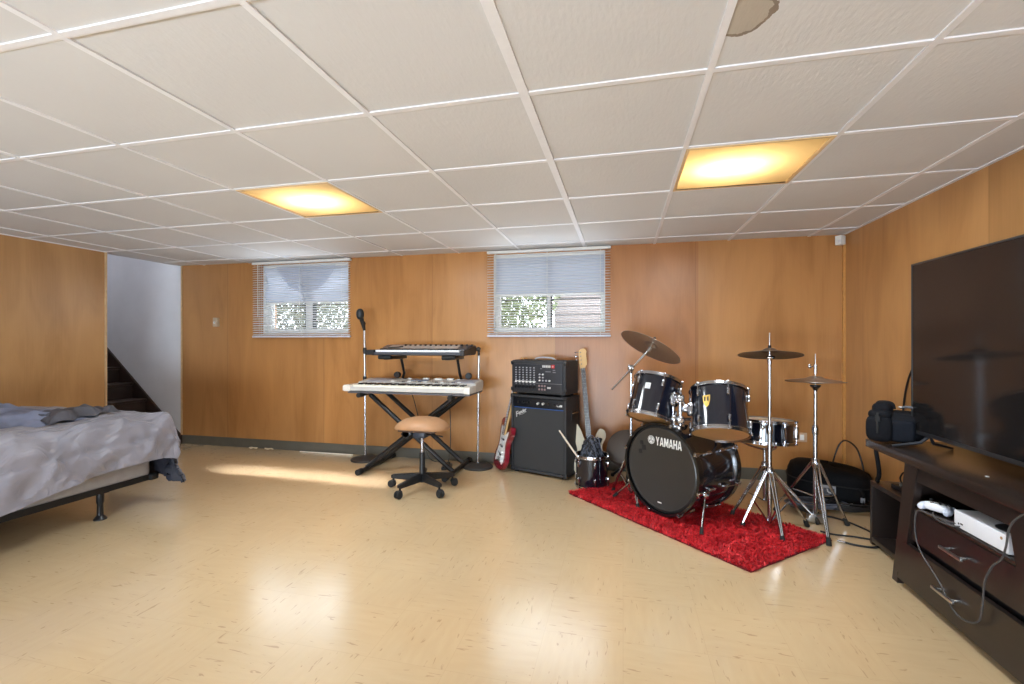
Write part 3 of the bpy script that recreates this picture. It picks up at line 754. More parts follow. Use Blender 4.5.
def keyrow(parent, a, b_, yf, z, n, dep_, m_w, m_b):
    w = (b_ - a) / n
    wk = bk = None
    for k in range(n):
        M = Matrix.Translation((a + w * (k + .5) - (parent.location.x), yf + dep_ / 2 - parent.location.y, z - parent.location.z))
        if wk is None:
            wk = MB().box((0, 0, 0), (w * .94, dep_, .018), .0015).build('white_key', m_w, parent); wk.matrix_basis = M
        else: copy_part(wk, parent, M)
        if k % 7 in (0, 1, 3, 4, 5) and k < n - 1:
            M2 = Matrix.Translation((a + w * (k + 1) - (parent.location.x), yf + dep_ * .66 - parent.location.y, z + .0135 - parent.location.z))
            if bk is None:
                bk = MB().box((0, 0, 0), (w * .55, dep_ * .64, .013), .002).build('black_key', m_b, parent); bk.matrix_basis = M2
            else: copy_part(bk, parent, M2)
keyrow(kb, x0 + .10, x1 - .055, yf + .004, z0 + .052, 45, .15, M_ivory, M_kbk)
# panel furniture
sl = math.atan2(.023, .20)
def panel(y, z_off=.0): return z0 + .075 + (y - (yf + .165)) * (.023 / .20) + z_off
Rp = Euler((sl, 0, 0)).to_matrix()
for xx, w in ((x0 + .22, .2), (x1 - .13, .2)):
    MB().box((xx, yf + .27, panel(yf + .27, .001)), (w, .16, .004), .001, R=Rp).build('speaker_grille', mat('speaker_mesh', (172, 172, 182), .5, .3, .2, 300), kb, world=True)
MB().box((-1.80, yf + .28, panel(yf + .28, .002)), (.17, .07, .006), .002, R=Rp).build('display', M_lcd, kb, world=True)
for k in range(26):
    xx = x0 + .38 + (k % 13) * .053; yy = yf + .20 + (k // 13) * .13
    if abs(xx + 1.80) < .1 and k >= 13: continue
    MB().box((xx, yy, panel(yy, .004)), (.03, .018, .008), .002, R=Rp).build('panel_button', [M_frame, mat('grey_button', (150, 146, 142), .5), mat('dark_button', (70, 68, 70), .5)][(k * 7) % 3], kb, world=True)
for k in range(3): MB().box((-1.80 + .03 + .12 * k, yf + .335, panel(yf + .335, .006)), (.06, .03, .012), .002, R=Rp).build('panel_button', M_frame, kb, world=True)

M_dgrey = mat('graphite_plastic', (64, 66, 74), .4, 0, .05)
sy = thing('synthesizer', 'dark narrow synthesizer keyboard on the raised upper tier', 'keyboard', (-1.77, 3.86, 1.04))
a0, a1 = -2.235, -1.305; yf2, yb2 = 3.70, 4.02; zz = 1.036
MP = Matrix(((0, 0, 1, 0), (1, 0, 0, 0), (0, 1, 0, 0), (0, 0, 0, 1)))
MB().prism([(yf2 + .02, zz), (yb2 - .02, zz), (yb2, zz + .03), (yb2, zz + .088), (yb2 - .03, zz + .095), (yf2 + .15, zz + .055), (yf2 + .15, zz + .03), (yf2, zz + .028), (yf2, zz + .01)], a0 + .06, a1 - .03, MP, .004).build('body', M_dgrey, sy, world=True)
MB().b2((a0 + .06, yf2 + .01, zz + .026), (a1 - .03, yf2 + .03, zz + .028)).build('key_slip', M_dgrey, sy, world=True)
mb = MB(); mb.prism([(a0, yf2 - .006), (a0 + .085, yf2 - .006), (a0 + .11, yf2 + .15), (a0 + .19, yb2), (a0 + .10, yb2), (a0 + .03, yf2 + .14)], zz + .004, zz + .05, None, .006); mb.build('end_block', M_black, sy, world=True)
mb = MB(); mb.prism([(yf2 - .004, zz + .002), (yb2, zz + .002), (yb2 + .01, zz + .03), (yb2 + .01, zz + .088), (yf2 + .13, zz + .05), (yf2 - .004, zz + .046)], a1 - .035, a1, MP, .004); mb.build('end_block', M_black, sy, world=True)
keyrow(sy, a0 + .10, a1 - .045, yf2 + .004, zz + .040, 36, .14, mat('cool_white_keys', (226, 228, 232), .3), M_kbk)
def pan2(y, o=0): return zz + .055 + (y - (yf2 + .15)) * (.04 / .14) + o
Rq = Euler((math.atan2(.04, .14), 0, 0)).to_matrix()
MB().box((-1.77, yf2 + .22, pan2(yf2 + .22, .0)), (.68, .11, .006), .002, R=Rq).build('control_panel', mat('warm_grey_panel', (168, 156, 148), .45), sy, world=True)
for k in range(14):
    MB().rod((a0 + .27 + k * .05, yf2 + .25, pan2(yf2 + .25, .0)), (a0 + .27 + k * .05, yf2 + .25, pan2(yf2 + .25, .014)), .011, 12).build('knob', M_black, sy, world=True)
mb = MB(); mb.tube(sm([(-2.10, 3.87, 1.104), (-2.06, 3.85, 1.104), (-2.0, 3.86, 1.108), (-1.96, 3.89, 1.116)], 6), .005, 8); tag(mb.build('cable_end', M_black), 'short black cable lying curled on the dark synthesizer', 'cable')

# hanging leads and pedal
def cable(name, pts, r, m, label, cat='cable', n=8, group=None):
    o = MB().tube(sm(pts, n), r, 8).build(name, m); tag(o, label, cat, group); return o
cable('power_lead', [(-1.98, 4.06, .72), (-1.965, 4.12, .60), (-1.93, 4.16, .40), (-1.88, 4.18, .15), (-1.80, 4.17, .012), (-1.60, 4.14, .008)], .004, M_black, 'thin black lead hanging down behind the silver keyboard')
cable('pedal_lead', [(-1.60, 4.05, .72), (-1.595, 4.1, .62), (-1.592, 4.13, .4), (-1.59, 4.12, .15), (-1.585, 4.05, .03)], .0045, M_black, 'black lead running straight down from the keyboard to the foot pedal')
pd = thing('foot_pedal', 'small black sustain pedal on the floor under the keyboard stand', 'pedal', (-1.57, 3.98, 0), (0, 0, .3))
MB().box((0, 0, .014), (.09, .15, .026), .006).build('base', M_black, pd); MB().box((0, -.035, .038), (.062, .12, .012), .004, R=Euler((.12, 0, 0)).to_matrix()).build('treadle', M_rubber, pd)

# ------------------------------------------------------------------ stool
so = thing('stool', 'tan saddle seat swivel stool on five casters in front of the keyboards', 'stool', (-1.53, 3.36, 0), (0, 0, 0))
sv = MB(); nn = 40; vs = []; fs = []; prof = [(0, .567), (.4, .565), (.65, .556), (.83, .538), (.95, .515), (1.0, .497), (.985, .488), (.9, .484), (0, .484)]
for r, z in prof:
    for j in range(nn):
        a = 2 * PI * j / nn
        rx, ry = .215, .165
        c, s_ = math.cos(a), math.sin(a)
        e = .82
        x = math.copysign(abs(c) ** e, c) * rx * max(r, 1e-4); y = math.copysign(abs(s_) ** e, s_) * ry * max(r, 1e-4)
        vs.append((x, y, z + -.30 * x * x))
for i in range(len(prof) - 1):
    for j in range(nn): fs.append([i * nn + j, i * nn + (j + 1) % nn, (i + 1) * nn + (j + 1) % nn, (i + 1) * nn + j])
sv.add(vs, fs); sv.build('seat', mat('tan_vinyl', (172, 128, 90), .5, 0, .06, 14), so, ang=60)
MB().box((0, 0, .472), (.30, .24, .014), .006).build('seat_pan', mat('brown_pan', (84, 62, 48), .6), so)
mb = MB(); mb.box((0, 0, .437), (.10, .14, .05), .012); mb.build('mechanism', mat('blue_black_plate', (44, 52, 66), .45), so)
MB().rod((.03, -.02, .44), (.19, -.05, .432), .006).build('height_lever', M_black, so)
MB().rod((0, 0, .28), (0, 0, .43), .0135, 16).build('gas_piston', M_chrome, so)
MB().rod((0, 0, .06), (0, 0, .29), .024, 20, .021).build('column', M_black, so)
for k in range(5):
    a = math.radians(37 + 72 * k)
    c, s_ = math.cos(a), math.sin(a); R = Matrix.Rotation(a, 4, 'Z')
    mb = MB(); mb.prism([(.0, .068), (.03, .066), (.245, .072), (.26, .078), (.26, .098), (.245, .104), (.03, .128), (.0, .13)], -.016, .016, R @ Matrix.Rotation(PI / 2, 4, 'X'), .004)
    leg = mb.build('leg', M_black, so)
    mb = MB(); mb.rod((.245 * c, .245 * s_, .05), (.245 * c, .245 * s_, .085), .008)
    w = k * 1.3 + .4
    for sgn in (-1, 1):
        MM = Matrix.Translation((.245 * c + .015 * math.cos(w), .245 * s_ + .015 * math.sin(w), .029)) @ Matrix.Rotation(w + PI / 2, 4, 'Z') @ Matrix.Rotation(PI / 2, 4, 'Y')
        mb.lathe([(0, sgn * .006), (.024, sgn * .006), (.0285, sgn * .011), (.0285, sgn * .018), (.022, sgn * .024), (0, sgn * .024)], 20, MM)
    mb.sup((.245 * c + .006 * math.cos(w), .245 * s_ + .006 * math.sin(w), .042), (.045, .045, .034), .7, .8, 14, 8)
    mb.build('caster', M_rubber, leg)

# ------------------------------------------------------------------ amplifier and mixer head
M_tolex = mat('black_tolex', (40, 40, 43), .6, 0, .15, 120, .35, 350)
M_grille = mat('grille_cloth', (48, 48, 49), .85, 0, .12, 300, .3, 500)
M_silk = mat('silver_print', (205, 205, 205), .35, .3, .03)
AY = math.radians(-19.5); AL = (-.716, 3.93, 0)
am = thing('bass_amplifier', 'tall black combo amplifier with a silver script badge, standing on the floor', 'amplifier', AL, (0, 0, AY))
w, h, d = .548, .69, .27
mb = MB(); t = .022
mb.b2((-w / 2, 0, .018), (-w / 2 + t, d, h), .008); mb.b2((w / 2 - t, 0, .018), (w / 2, d, h), .008)
mb.b2((-w / 2, 0, .018), (w / 2, d, .018 + t), .008); mb.b2((-w / 2, 0, h - t), (w / 2, d, h), .008); mb.b2((-w / 2 + .01, d - .03, .03), (w / 2 - .01, d - .004, h - .01))
mb.build('cabinet', M_tolex, am)
MB().b2((-w / 2 + t, .014, .018 + t), (w / 2 - t, .03, h - .115), .004).build('speaker_grille', M_grille, am)
MB().box((0, .024, h - .068), (w - 2 * t, .02, .086), .003, R=Euler((-.12, 0, 0)).to_matrix()).build('control_panel', mat('black_control_plate', (20, 22, 28), .3, .2), am)
MB().b2((-w / 2 + t + .01, .008, h - .114), (w / 2 - t - .01, .016, h - .108)).build('blue_pinstripe', mat('blue_line', (40, 84, 150), .4), am)
for k in range(9):
    x = -.2 + k * .05
    if k in (3,): continue
    MB().rod((x, .016, h - .065), (x, -.004, h - .068), .0095, 14).build('knob', (M_black, M_silk)[k in (4, 5)], am)
mb = MB(); mb.box((.205, .012, h - .075), (.05, .006, .018), .002); mb.build('rocker_switch', M_silk, am)
# slanted script badge
def letters(txt, size, shear, depth):
    cu = bpy.data.curves.new('lettering', 'FONT'); cu.body = txt; cu.size = size; cu.shear = shear; cu.extrude = depth; cu.space_character = .88; cu.offset = size * .012
    ob = bpy.data.objects.new('lettering', cu); COL.objects.link(ob)
    me = ob.evaluated_get(bpy.context.evaluated_depsgraph_get()).to_mesh()
    vv = [v.co.copy() for v in me.vertices]; ff = [list(p.vertices) for p in me.polygons]
    bpy.data.objects.remove(ob); bpy.data.curves.remove(cu)
    return vv, ff
RS = Matrix.Translation((-.232, .0115, h - .192)) @ Matrix.Rotation(-.42, 4, 'Y') @ Matrix.Rotation(PI / 2, 4, 'X')
mb = MB(); vv, ff = letters('F', .062, .35, .001); mb.add(vv, ff, RS @ Matrix.Translation((0, -.012, 0)))
vv, ff = letters('ender', .042, .35, .001); mb.add(vv, ff, RS @ Matrix.Translation((.034, 0, 0)))
mb.tube([RS @ V(p) for p in ((.036, -.006, 0), (.075, -.010, 0), (.12, -.004, 0))], .0015, 6)
bd = mb.build('script_badge', M_silk, am, False); bd['label'] = 'silver cursive Fender lettering'
mb = MB(); mb.b2((w / 2 - .001, .10, h - .20), (w / 2 + .004, .22, h - .12), .002); mb.build('side_handle_dish', M_black, am)
mb = MB(); mb.tube(sm([(w / 2 + .003, .105, h - .145), (w / 2 + .014, .13, h - .14), (w / 2 + .014, .19, h - .14), (w / 2 + .003, .215, h - .145)], 4), .006, 8); mb.build('side_handle', M_chrome, am)
for x in (-1, 1):
    for y in (.04, d - .04): MB().rod((x * (w / 2 - .04), y, 0), (x * (w / 2 - .04), y, .02), .018, 14).build('foot', M_rubber, am)
    for z in (.03, h - .012): MB().sup((x * (w / 2 - .012), .012, z), (.036, .034, .036), .4, .4, 12, 8).build('corner_protector', M_black, am)

mi = thing('mixer_head', 'black powered mixer head full of small knobs, standing on top of the amplifier', 'mixer', (AL[0], AL[1], .69), (0, 0, AY))
w, h, d = .535, .30, .25
mb = MB(); mb.box((0, d / 2 + .003, h / 2 + .012), (w, d, h - .012), .012); mb.build('case', M_tolex, mi)
mb = MB(); mb.b2((-w / 2 + .028, -.004, .035), (w / 2 - .028, .006, h - .026), .002); mb.build('front_panel', mat('black_mixer_plate', (46, 48, 54), .35, .2, .05), mi)
MB().b2((-.225, -.0065, .118), (-.015, -.003, .126)).build('white_strip', M_silk, mi)
MB().b2((-w / 2 + .03, -.006, .108), (w / 2 - .03, -.003, .111)).build('divider_line', mat('grey_line', (120, 120, 124), .5), mi)
kn = None
for c in range(6):
    for r in range(6):
        M = Matrix.Translation((-.215 + c * .037, -.004, .136 + r * .021))
        if kn is None:
            kn = MB().rod((0, 0, 0), (0, -.011, 0), .0062, 10, .0048).build('knob', mat('pale_knob', (168, 170, 176), .4), mi); kn.matrix_basis = M
        else:
            q = copy_part(kn, mi, M)
for c in range(6):
    MB().rod((-.215 + c * .037, -.004, .118), (-.215 + c * .037, -.014, .118), .008, 10).build('level_knob', M_frame, mi)
    mb = MB(); mb.lathe([(0, .003), (.0125, .003), (.0125, 0), (.0145, 0)][:0] or [(0.0, .0), (.006, .0), (.0075, .005), (.013, .005), (.0135, 0)], 16, Matrix.Translation((-.215 + c * .037, -.004, .075)) @ Matrix.Rotation(PI / 2, 4, 'X')); mb.build('input_jack', mat('jack_rim', (16, 16, 18), .3, .4), mi)
    MB().b2((-.222 + c * .037, -.0055, .094), (-.208 + c * .037, -.004, .101)).build('jack_label', mat('grey_line', (120, 120, 124), .5), mi)
for c in range(4):
    for r in range(1 if c > 1 else 3):
        MB().rod((.025 + c * .032, -.004, .135 + r * .026), (.025 + c * .032, -.014, .135 + r * .026), .0075, 12).build('knob', M_frame if (c + r) % 3 == 0 else mat('pale_knob', (168, 170, 176), .4), mi)
for c in range(3):
    for r in range(2): MB().rod((.02 + c * .027, -.004, .058 + r * .03), (.02 + c * .027, -.009, .058 + r * .03), .009, 12).build('output_jack', mat('rosy_jack', (150, 128, 128), .4, .3), mi)
MB().b2((.098, -.006, .066), (.13, -.003, .082)).build('silver_plate', M_silk, mi)
mb = MB()
for k in range(5): mb.b2((.05 + k * .0165, -.0065, .246), (.0625 + k * .0165, -.003, .266), .001)
for k in range(5): mb.b2((.0535 + k * .0165, -.0072, .252), (.0585 + k * .0165, -.0062, .2535))
q = mb.build('brand_lettering', M_silk, mi); q['label'] = 'white block lettering beside the red badge'
mb = MB(); mb.b2((.136, -.007, .243), (.166, -.003, .27), .003); q = mb.build('brand_badge', mat('badge_red', (196, 36, 44), .4), mi); q['label'] = 'red square badge'
MB().b2((.144, -.0078, .250), (.157, -.0068, .263)).build('badge_mark', M_silk, q)
mb = MB()
for x, z, ww in ((.03, .232, .018), (.15, .222, .024), (.08, .208, .05), (.15, .204, .028)): mb.b2((x, -.006, z), (x + ww, -.0035, z + .007))
mb.build('panel_print', mat('grey_line', (120, 120, 124), .5), mi)
for x in (-1, 1):
    for z in (.05, h - .02):
        MB().sup((x * (w / 2 - .006), .012, z), (.03, .03, .034), .4, .4, 12, 8).build('corner_protector', M_black, mi)
    for y in (.04, d - .03): MB().rod((x * .22, y, 0), (x * .22, y, .016), .015, 12).build('foot', M_rubber, mi)
mb = MB(); mb.tube(sm([(-.10, .12, h + .006), (-.07, .12, h + .022), (.0, .12, h + .028), (.08, .12, h + .022), (.11, .12, h + .006)], 6), [.008] * 25, 8); hd = mb.build('carry_handle', mat('grey_handle', (176, 176, 180), .5), mi)
for x in (-.11, .12): MB().b2((x - .022, .105, h - .002), (x + .022, .135, h + .012), .004).build('handle_end', M_black, hd)

# ------------------------------------------------------------------ guitars
def inter(pts, n=8): return [(p.x, p.y) for p in sm([(a, b_, 0) for a, b_ in pts], n, True)]
GP = Matrix(((1, 0, 0, 0), (0, 0, -1, 0), (0, 1, 0, 0), (0, 0, 0, 1)))   # poly (x,z), extrude towards -y
def guitar(name, label, loc, rot, S, bass, mbody, mguard, mneck, mboard):
    o = thing(name, label, 'guitar', loc, rot)
    if not bass:
        out = [(0, 0), (.10, .012), (.155, .07), (.15, .135), (.118, .20), (.125, .265), (.158, .33), (.150, .385), (.115, .392), (.078, .345), (.045, .318), (-.03, .318), (-.055, .36), (-.085, .425), (-.125, .45), (-.158, .42), (-.152, .34), (-.118, .265), (-.112, .20), (-.15, .13), (-.155, .06), (-.10, .01)]
        grd = [(-.09, .06), (-.03, .075), (.035, .085), (.09, .05), (.12, .08), (.115, .15), (.085, .22), (.095, .29), (.11, .34), (.085, .34), (.05, .312), (-.03, .312), (-.06, .35), (-.10, .38), (-.115, .34), (-.085, .26), (-.08, .19), (-.10, .12)]
        nl, hl = .46, .17
    else:
        out = [(0, 0), (.11, .012), (.17, .08), (.165, .15), (.132, .225), (.135, .29), (.172, .36), (.168, .42), (.125, .445), (.085, .40), (.055, .345), (-.03, .345), (-.045, .37), (-.07, .45), (-.115, .525), (-.16, .515), (-.168, .40), (-.125, .30), (-.122, .22), (-.165, .14), (-.165, .06), (-.11, .01)]
        grd = [(-.04, .15), (.0, .09), (.07, .04), (.14, .08), (.14, .15), (.105, .23), (.112, .30), (.135, .345), (.11, .36), (.075, .345), (.05, .33), (-.035, .335), (-.05, .345), (-.06, .30), (-.055, .22)]
        nl, hl = .66, .2
    T = Matrix.Scale(S, 4)
    bd = MB().prism(inter(out), 0, .044, T @ GP, .006).build('body', mbody, o)
    MB().prism(inter(grd, 6), .0445, .047, T @ GP).build('pickguard', mguard, bd)
    zt = .30
    mb = MB(); mb.prism([(-.028, zt), (.028, zt), (.021, zt + nl + .1), (-.021, zt + nl + .1)], .036, .056, T @ GP, .003); nk = mb.build('neck', mneck, o)
    MB().prism([(-.028, zt - .0), (.028, zt - .0), (.0212, zt + nl + .095), (-.0212, zt + nl + .095)], .056, .0605, T @ GP).build('fretboard', mboard, nk)
    mb = MB()
    for k in range(20):
        z = zt + (nl + .095) - (nl + .3) * (1 - 2 ** (-(k + 1) / 12))
        if z > zt: mb.prism([(-.026, z), (.026, z), (.026, z + .001), (-.026, z + .001)], .0600, .0609, T @ GP)
    mb.build('frets', M_steel, nk)
    zh = zt + nl + .095
    hd = [(-.021, zh), (.021, zh), (.034, zh + .03), (.046, zh + .04), (.044, zh + hl * .7), (.052, zh + hl * .85), (.03, zh + hl), (-.012, zh + hl * .97), (-.028, zh + hl * .8), (-.03, zh + .03)]
    h_ = MB().prism(inter(hd, 4), .034, .05, T @ GP, .002).build('headstock', mneck, nk)
    for k in range(4 if bass else 6):
        z = zh + .045 + k * (hl - .07) / (3.3 if bass else 5.3)
        mb = MB(); mb.rod((-.03 * S, -.042 * S, z * S), (-.05 * S, -.042 * S, z * S), .004 * S, 8); mb.sup((-.058 * S, -.042 * S, z * S), (.02 * S, .008 * S, .02 * S), 1, 1, 12, 8); mb.rod((-.012 * S, -.05 * S, z * S), (-.012 * S, -.06 * S, z * S), .006 * S, 10)
        mb.build('tuning_peg', M_chrome, o)
    if not bass:
        for z, a in ((.135, .25), (.20, 0), (.262, 0)):
            mb = MB(); mb.box((0, -.05 * S, z * S), (.082 * S, .012 * S, .018 * S), .006, R=Euler((0, a, 0)).to_matrix()); mb.build('pickup', M_black, bd)
        mb = MB(); mb.box((0, -.051 * S, .085 * S), (.075 * S, .012, .034 * S), .004); mb.build('bridge', M_chrome, bd)
        for x, z in ((.065, .15), (.085, .115), (.098, .08)): MB().rod((x * S, -.047 * S, z * S), (x * S, -.062 * S, z * S), .011 * S, 14).build('knob', M_frame, bd)
        MB().rod((.03 * S, -.058 * S, .09 * S), (.07 * S, -.08 * S, .15 * S), .003, 8).build('tremolo_arm', M_chrome, bd)
    else:
        for x, z in ((-.022, .205), (.022, .175)): MB().box((x * S, -.05 * S, z * S), (.055 * S, .014 * S, .022 * S), .004).build('pickup', M_black, bd)
        mb = MB(); mb.box((0, -.051 * S, .075 * S), (.08 * S, .014, .05 * S), .004); mb.build('bridge', M_chrome, bd)
        for x, z in ((.085, .15), (.105, .11)): MB().rod((x * S, -.047 * S, z * S), (x * S, -.062 * S, z * S), .011 * S, 14).build('knob', M_chrome, bd)
    n = 4 if bass else 6
    for k in range(n):
        x = (-.5 + k / (n - 1)) * .042
        MB().rod((x * S, -.0595 * S, .08 * S), (x * .8 * S, -.063 * S, (zh + .01) * S), .0006 if bass else .0005, 5).build('string', M_steel, o)
    return o
guitar('electric_guitar', 'dark red electric guitar with white pickguard leaning on the side of the amplifier', (-1.075, 4.065, .004), (math.radians(-14), math.radians(-1), math.radians(-58)), 1.0, False,
       mat('wine_red_lacquer', (120, 16, 34), .2, 0, .1, 5, coat=.6), mat('white_pickguard', (230, 230, 228), .35), mat('maple', (214, 176, 120), .35, 0, .1, 10), mat('rosewood', (86, 60, 44), .5, 0, .15, 30))
guitar('bass_guitar', 'cream bass guitar with black pickguard leaning on the wall behind the small drum', (-.268, 4.04, .004), (math.radians(-8), math.radians(-3.5), math.radians(14)), .875, True,
       mat('cream_lacquer', (226, 218, 196), .25, 0, .04, 5, coat=.5), mat('black_pickguard', (20, 20, 22), .3), mat('maple', (214, 176, 120), .35, 0, .1, 10), mat('dark_rosewood', (44, 36, 34), .5, 0, .15, 30))

# ------------------------------------------------------------------ red rug
RA, RB_, RC = V((-.398, 3.515)), V((.623, 2.525)), V((1.18, 3.041))
rb = (RB_ - RA); rc = (RC - RB_)
rg = thing('shag_rug', 'red shag rug under the drum kit', 'rug', (RB_.x, RB_.y, 0))
mb = MB(); mb.add([(p.x, p.y, z) for z in (.001, .007) for p in (RA, RB_, RC, RA + rc)], [[0, 1, 2, 3], [4, 5, 6, 7], [0, 1, 5, 4], [1, 2, 6, 5], [2, 3, 7, 6], [3, 0, 4, 7]])
mb.build('backing', mat('dark_red_backing', (104, 12, 20), .9), rg, False, world=True)
M_pile = [mat('red_pile', (200, 22, 34), .6, 0, .18, 3), mat('deep_red_pile', (160, 12, 26), .6, 0, .18, 3), mat('bright_red_pile', (222, 38, 44), .55, 0, .15, 3)]
rnd = random.Random(5); mb = MB()
for k in range(30000):
    u, v = rnd.random(), rnd.random()
    p = RA + rb * u + rc * v
    a = 3.5 * noise.noise(V((p.x * 5, p.y * 5, 1))) * PI + rnd.uniform(-.9, .9)
    L_ = rnd.uniform(.012, .03); ln_ = rnd.uniform(.3, .95); hgt = L_ * .75
    dx, dy = math.cos(a), math.sin(a); wd = .0028
    p1 = V((p.x + dx * L_ * ln_ * .4, p.y + dy * L_ * ln_ * .4, .006 + hgt)); p2 = V((p.x + dx * L_ * ln_ * 1.3, p.y + dy * L_ * ln_ * 1.3, .006 + hgt * .75))
    q = V((-dy, dx, 0)) * wd; b0 = V((p.x, p.y, .005))
    mb.cur = 0 if rnd.random() < .55 else (1 if rnd.random() < .55 else 2)
    mb.add([b0 - q, b0 + q, p1 + q, p1 - q, p2 + q * .5, p2 - q * .5], [[0, 1, 2, 3], [3, 2, 4, 5]])
pl = mb.build('pile', M_pile, rg, False, world=True); pl['kind'] = 'stuff'

# ------------------------------------------------------------------ drum kit
def drum_wrap():
    m = bpy.data.materials.new('midnight_blue_lacquer'); nt, N, L = nodes(m); b = N['Principled BSDF']
    tc = N.new('ShaderNodeTexCoord'); nz = N.new('ShaderNodeTexNoise'); nz.inputs['Scale'].default_value = 60; L.new(tc.outputs['Object'], nz.inputs['Vector'])
    rp = N.new('ShaderNodeValToRGB'); rp.color_ramp.elements[0].color = lin((10, 12, 20)); rp.color_ramp.elements[1].color = lin((17, 20, 34)); L.new(nz.outputs['Fac'], rp.inputs['Fac'])
    L.new(rp.outputs['Color'], b.inputs['Base Color']); b.inputs['Roughness'].default_value = .14; b.inputs['Coat Weight'].default_value = .6; b.inputs['Coat Roughness'].default_value = .05
    return m
M_wrap = drum_wrap()
M_head = mat('coated_head', (226, 216, 196), .6, 0, .05, 6)
M_under = mat('amber_bottom_head', (186, 140, 88), .35, 0, .15, 5)
M_ebony = mat('ebony_head', (50, 48, 46), .38, 0, .08, 3)
M_hoopk = mat('black_hoop', (16, 16, 18), .25, coat=.4)
u = V((.69, .72, 0)).normalized(); l = V((.72, -.69, 0)).normalized(); UP = V((0, 0, 1))
def ring(mb, R0, R1, z0, z1, M, n=48):
    mb.lathe([(R0, z0), (R1, z0), (R1, z1), (R0, z1), (R0, z0)], n, M)
def lug(mb, R, z, a, M, ln_=.045):
    MM = M @ Matrix.Rotation(a, 4, 'Z') @ Matrix.Translation((R, 0, z))
    mb.sup((.008, 0, 0), (.02, .018, ln_), .5, .6, 10, 8, MM)

def hoop_profile(mb, R, z, sgn, M, n=48):
    mb.lathe([(R + .002, z + sgn * .012), (R + .006, z + sgn * .013), (R + .007, z - sgn * .004), (R + .013, z - sgn * .006), (R + .013, z - sgn * .010), (R + .002, z - sgn * .010), (R + .002, z + sgn * .012)], n, M)
def tom(name, label, c, ax, R, h, badge, nl=6, cat='drum', xref=None, topm=None, botm=None, group=None, a_off=0.0):
    M = axis_m(c, ax, xref)
    o = bpy.data.objects.new(name, None); COL.objects.link(o); o.matrix_world = M; o.empty_display_size = .05; WM[o.name] = M.copy()
    tag(o, label, cat, group)
    mb = MB(); mb.lathe([(R - .006, -h / 2), (R, -h / 2), (R, h / 2), (R - .006, h / 2), (R - .006, -h / 2)], 56); mb.build('shell', M_wrap, o)
    mb = MB(); mb.lathe([(0, h / 2 + .003), (R - .004, h / 2 + .003), (R + .001, h / 2 - .002)], 48); mb.build('batter_head', topm or M_head, o)
    mb = MB(); mb.lathe([(0, -h / 2 - .003), (R - .004, -h / 2 - .003), (R + .001, -h / 2 + .002)], 48); mb.build('resonant_head', botm or M_under, o)
    for s in (1, -1):
        mb = MB(); hoop_profile(mb, R, s * h / 2, s, Matrix()); mb.build('hoop', M_chrome, o)
    I = Matrix()
    for k in range(nl):
        a = 2 * PI * (k + .5) / nl + a_off
        for s in (1, -1):
            mb = MB()
            zc = s * (h / 2 - .055 if h > .2 else h / 4)
            if h > .2: lug(mb, R, zc, a, I)
            elif s == 1: lug(mb, R, 0, a, I, .09)
            mb.rod((math.cos(a) * (R + .011), math.sin(a) * (R + .011), s * (h / 2 + .010)), (math.cos(a) * (R + .011), math.sin(a) * (R + .011), zc if h > .2 else 0), .0032, 8)
            mb.sup((math.cos(a) * (R + .011), math.sin(a) * (R + .011), s * (h / 2 + .006)), (.018, .018, .016), .6, .6, 8, 6)
            mb.build('tension_lug', M_chrome, o)
    return o, M

# bass drum
c0 = V((.235, 3.165, .325)); R, dp = .285, .40
bs = thing('bass_drum', 'large midnight blue bass drum with white lettering on its dark front head', 'drum', (c0.x + u.x * .2, c0.y + u.y * .2, 0))
Mb = axis_m(c0, u, l)      # z into the drum (away from the front), x to the right seen from the front, y = -up or up
Yb = (Mb.to_3x3() @ V((0, 1, 0))).z      # +1 or -1
mb = MB(); mb.lathe([(R - .006, .03), (R - .002, .03), (R - .002, dp - .0), (R - .006, dp), (R - .006, .03)], 64, Mb); mb.build('shell', M_wrap, bs, world=True)
for z0_, nm in ((-.008, 'hoop'), (dp - .01, 'hoop')):
    mb = MB(); ring(mb, R - .002, R + .015, z0_, z0_ + .04, Mb, 64); mb.build(nm, M_hoopk, bs, world=True)
for z0_ in (.036, dp - .016):
    mb = MB(); ring(mb, R - .002, R + .006, z0_, z0_ + .009, Mb, 64); mb.build('chrome_band', M_chrome, bs, world=True)
mb = MB(); mb.lathe([(0, .004), (R - .028, .006), (R - .02, .002), (R - .008, .010), (R, .018)], 64, Mb); fh = mb.build('front_head', M_ebony, bs, world=True)
mb = MB(); mb.lathe([(0, dp + .02), (R, dp + .02)], 48, Mb); mb.build('batter_head', M_head, bs, world=True)
def on_head(x, y, off=-.001):   # lateral, height -> world point on the front head
    return c0 + l * x + UP * y + u * (.004 + off)
LET = {'Y': ([[(0, 1), (.27, 1), (.5, .62), (.73, 1), (1, 1), (.62, .42), (.62, 0), (.38, 0), (.38, .42)]], .92),
       'A': ([[(0, 0), (.36, 1), (.64, 1), (1, 0), (.76, 0), (.69, .2), (.31, .2), (.24, 0)]], 1.0),
       'M': ([[(0, 0), (0, 1), (.28, 1), (.5, .45), (.72, 1), (1, 1), (1, 0), (.78, 0), (.78, .62), (.57, .1), (.43, .1), (.22, .62), (.22, 0)]], 1.12),
       'H': ([[(0, 0), (0, 1), (.27, 1), (.27, .6), (.73, .6), (.73, 1), (1, 1), (1, 0), (.73, 0), (.73, .4), (.27, .4), (.27, 0)]], .92)}
HOLE = [(.37, .38), (.5, .78), (.63, .38)]
M_word = mat('white_print', (226, 226, 222), .5, 0, .02)
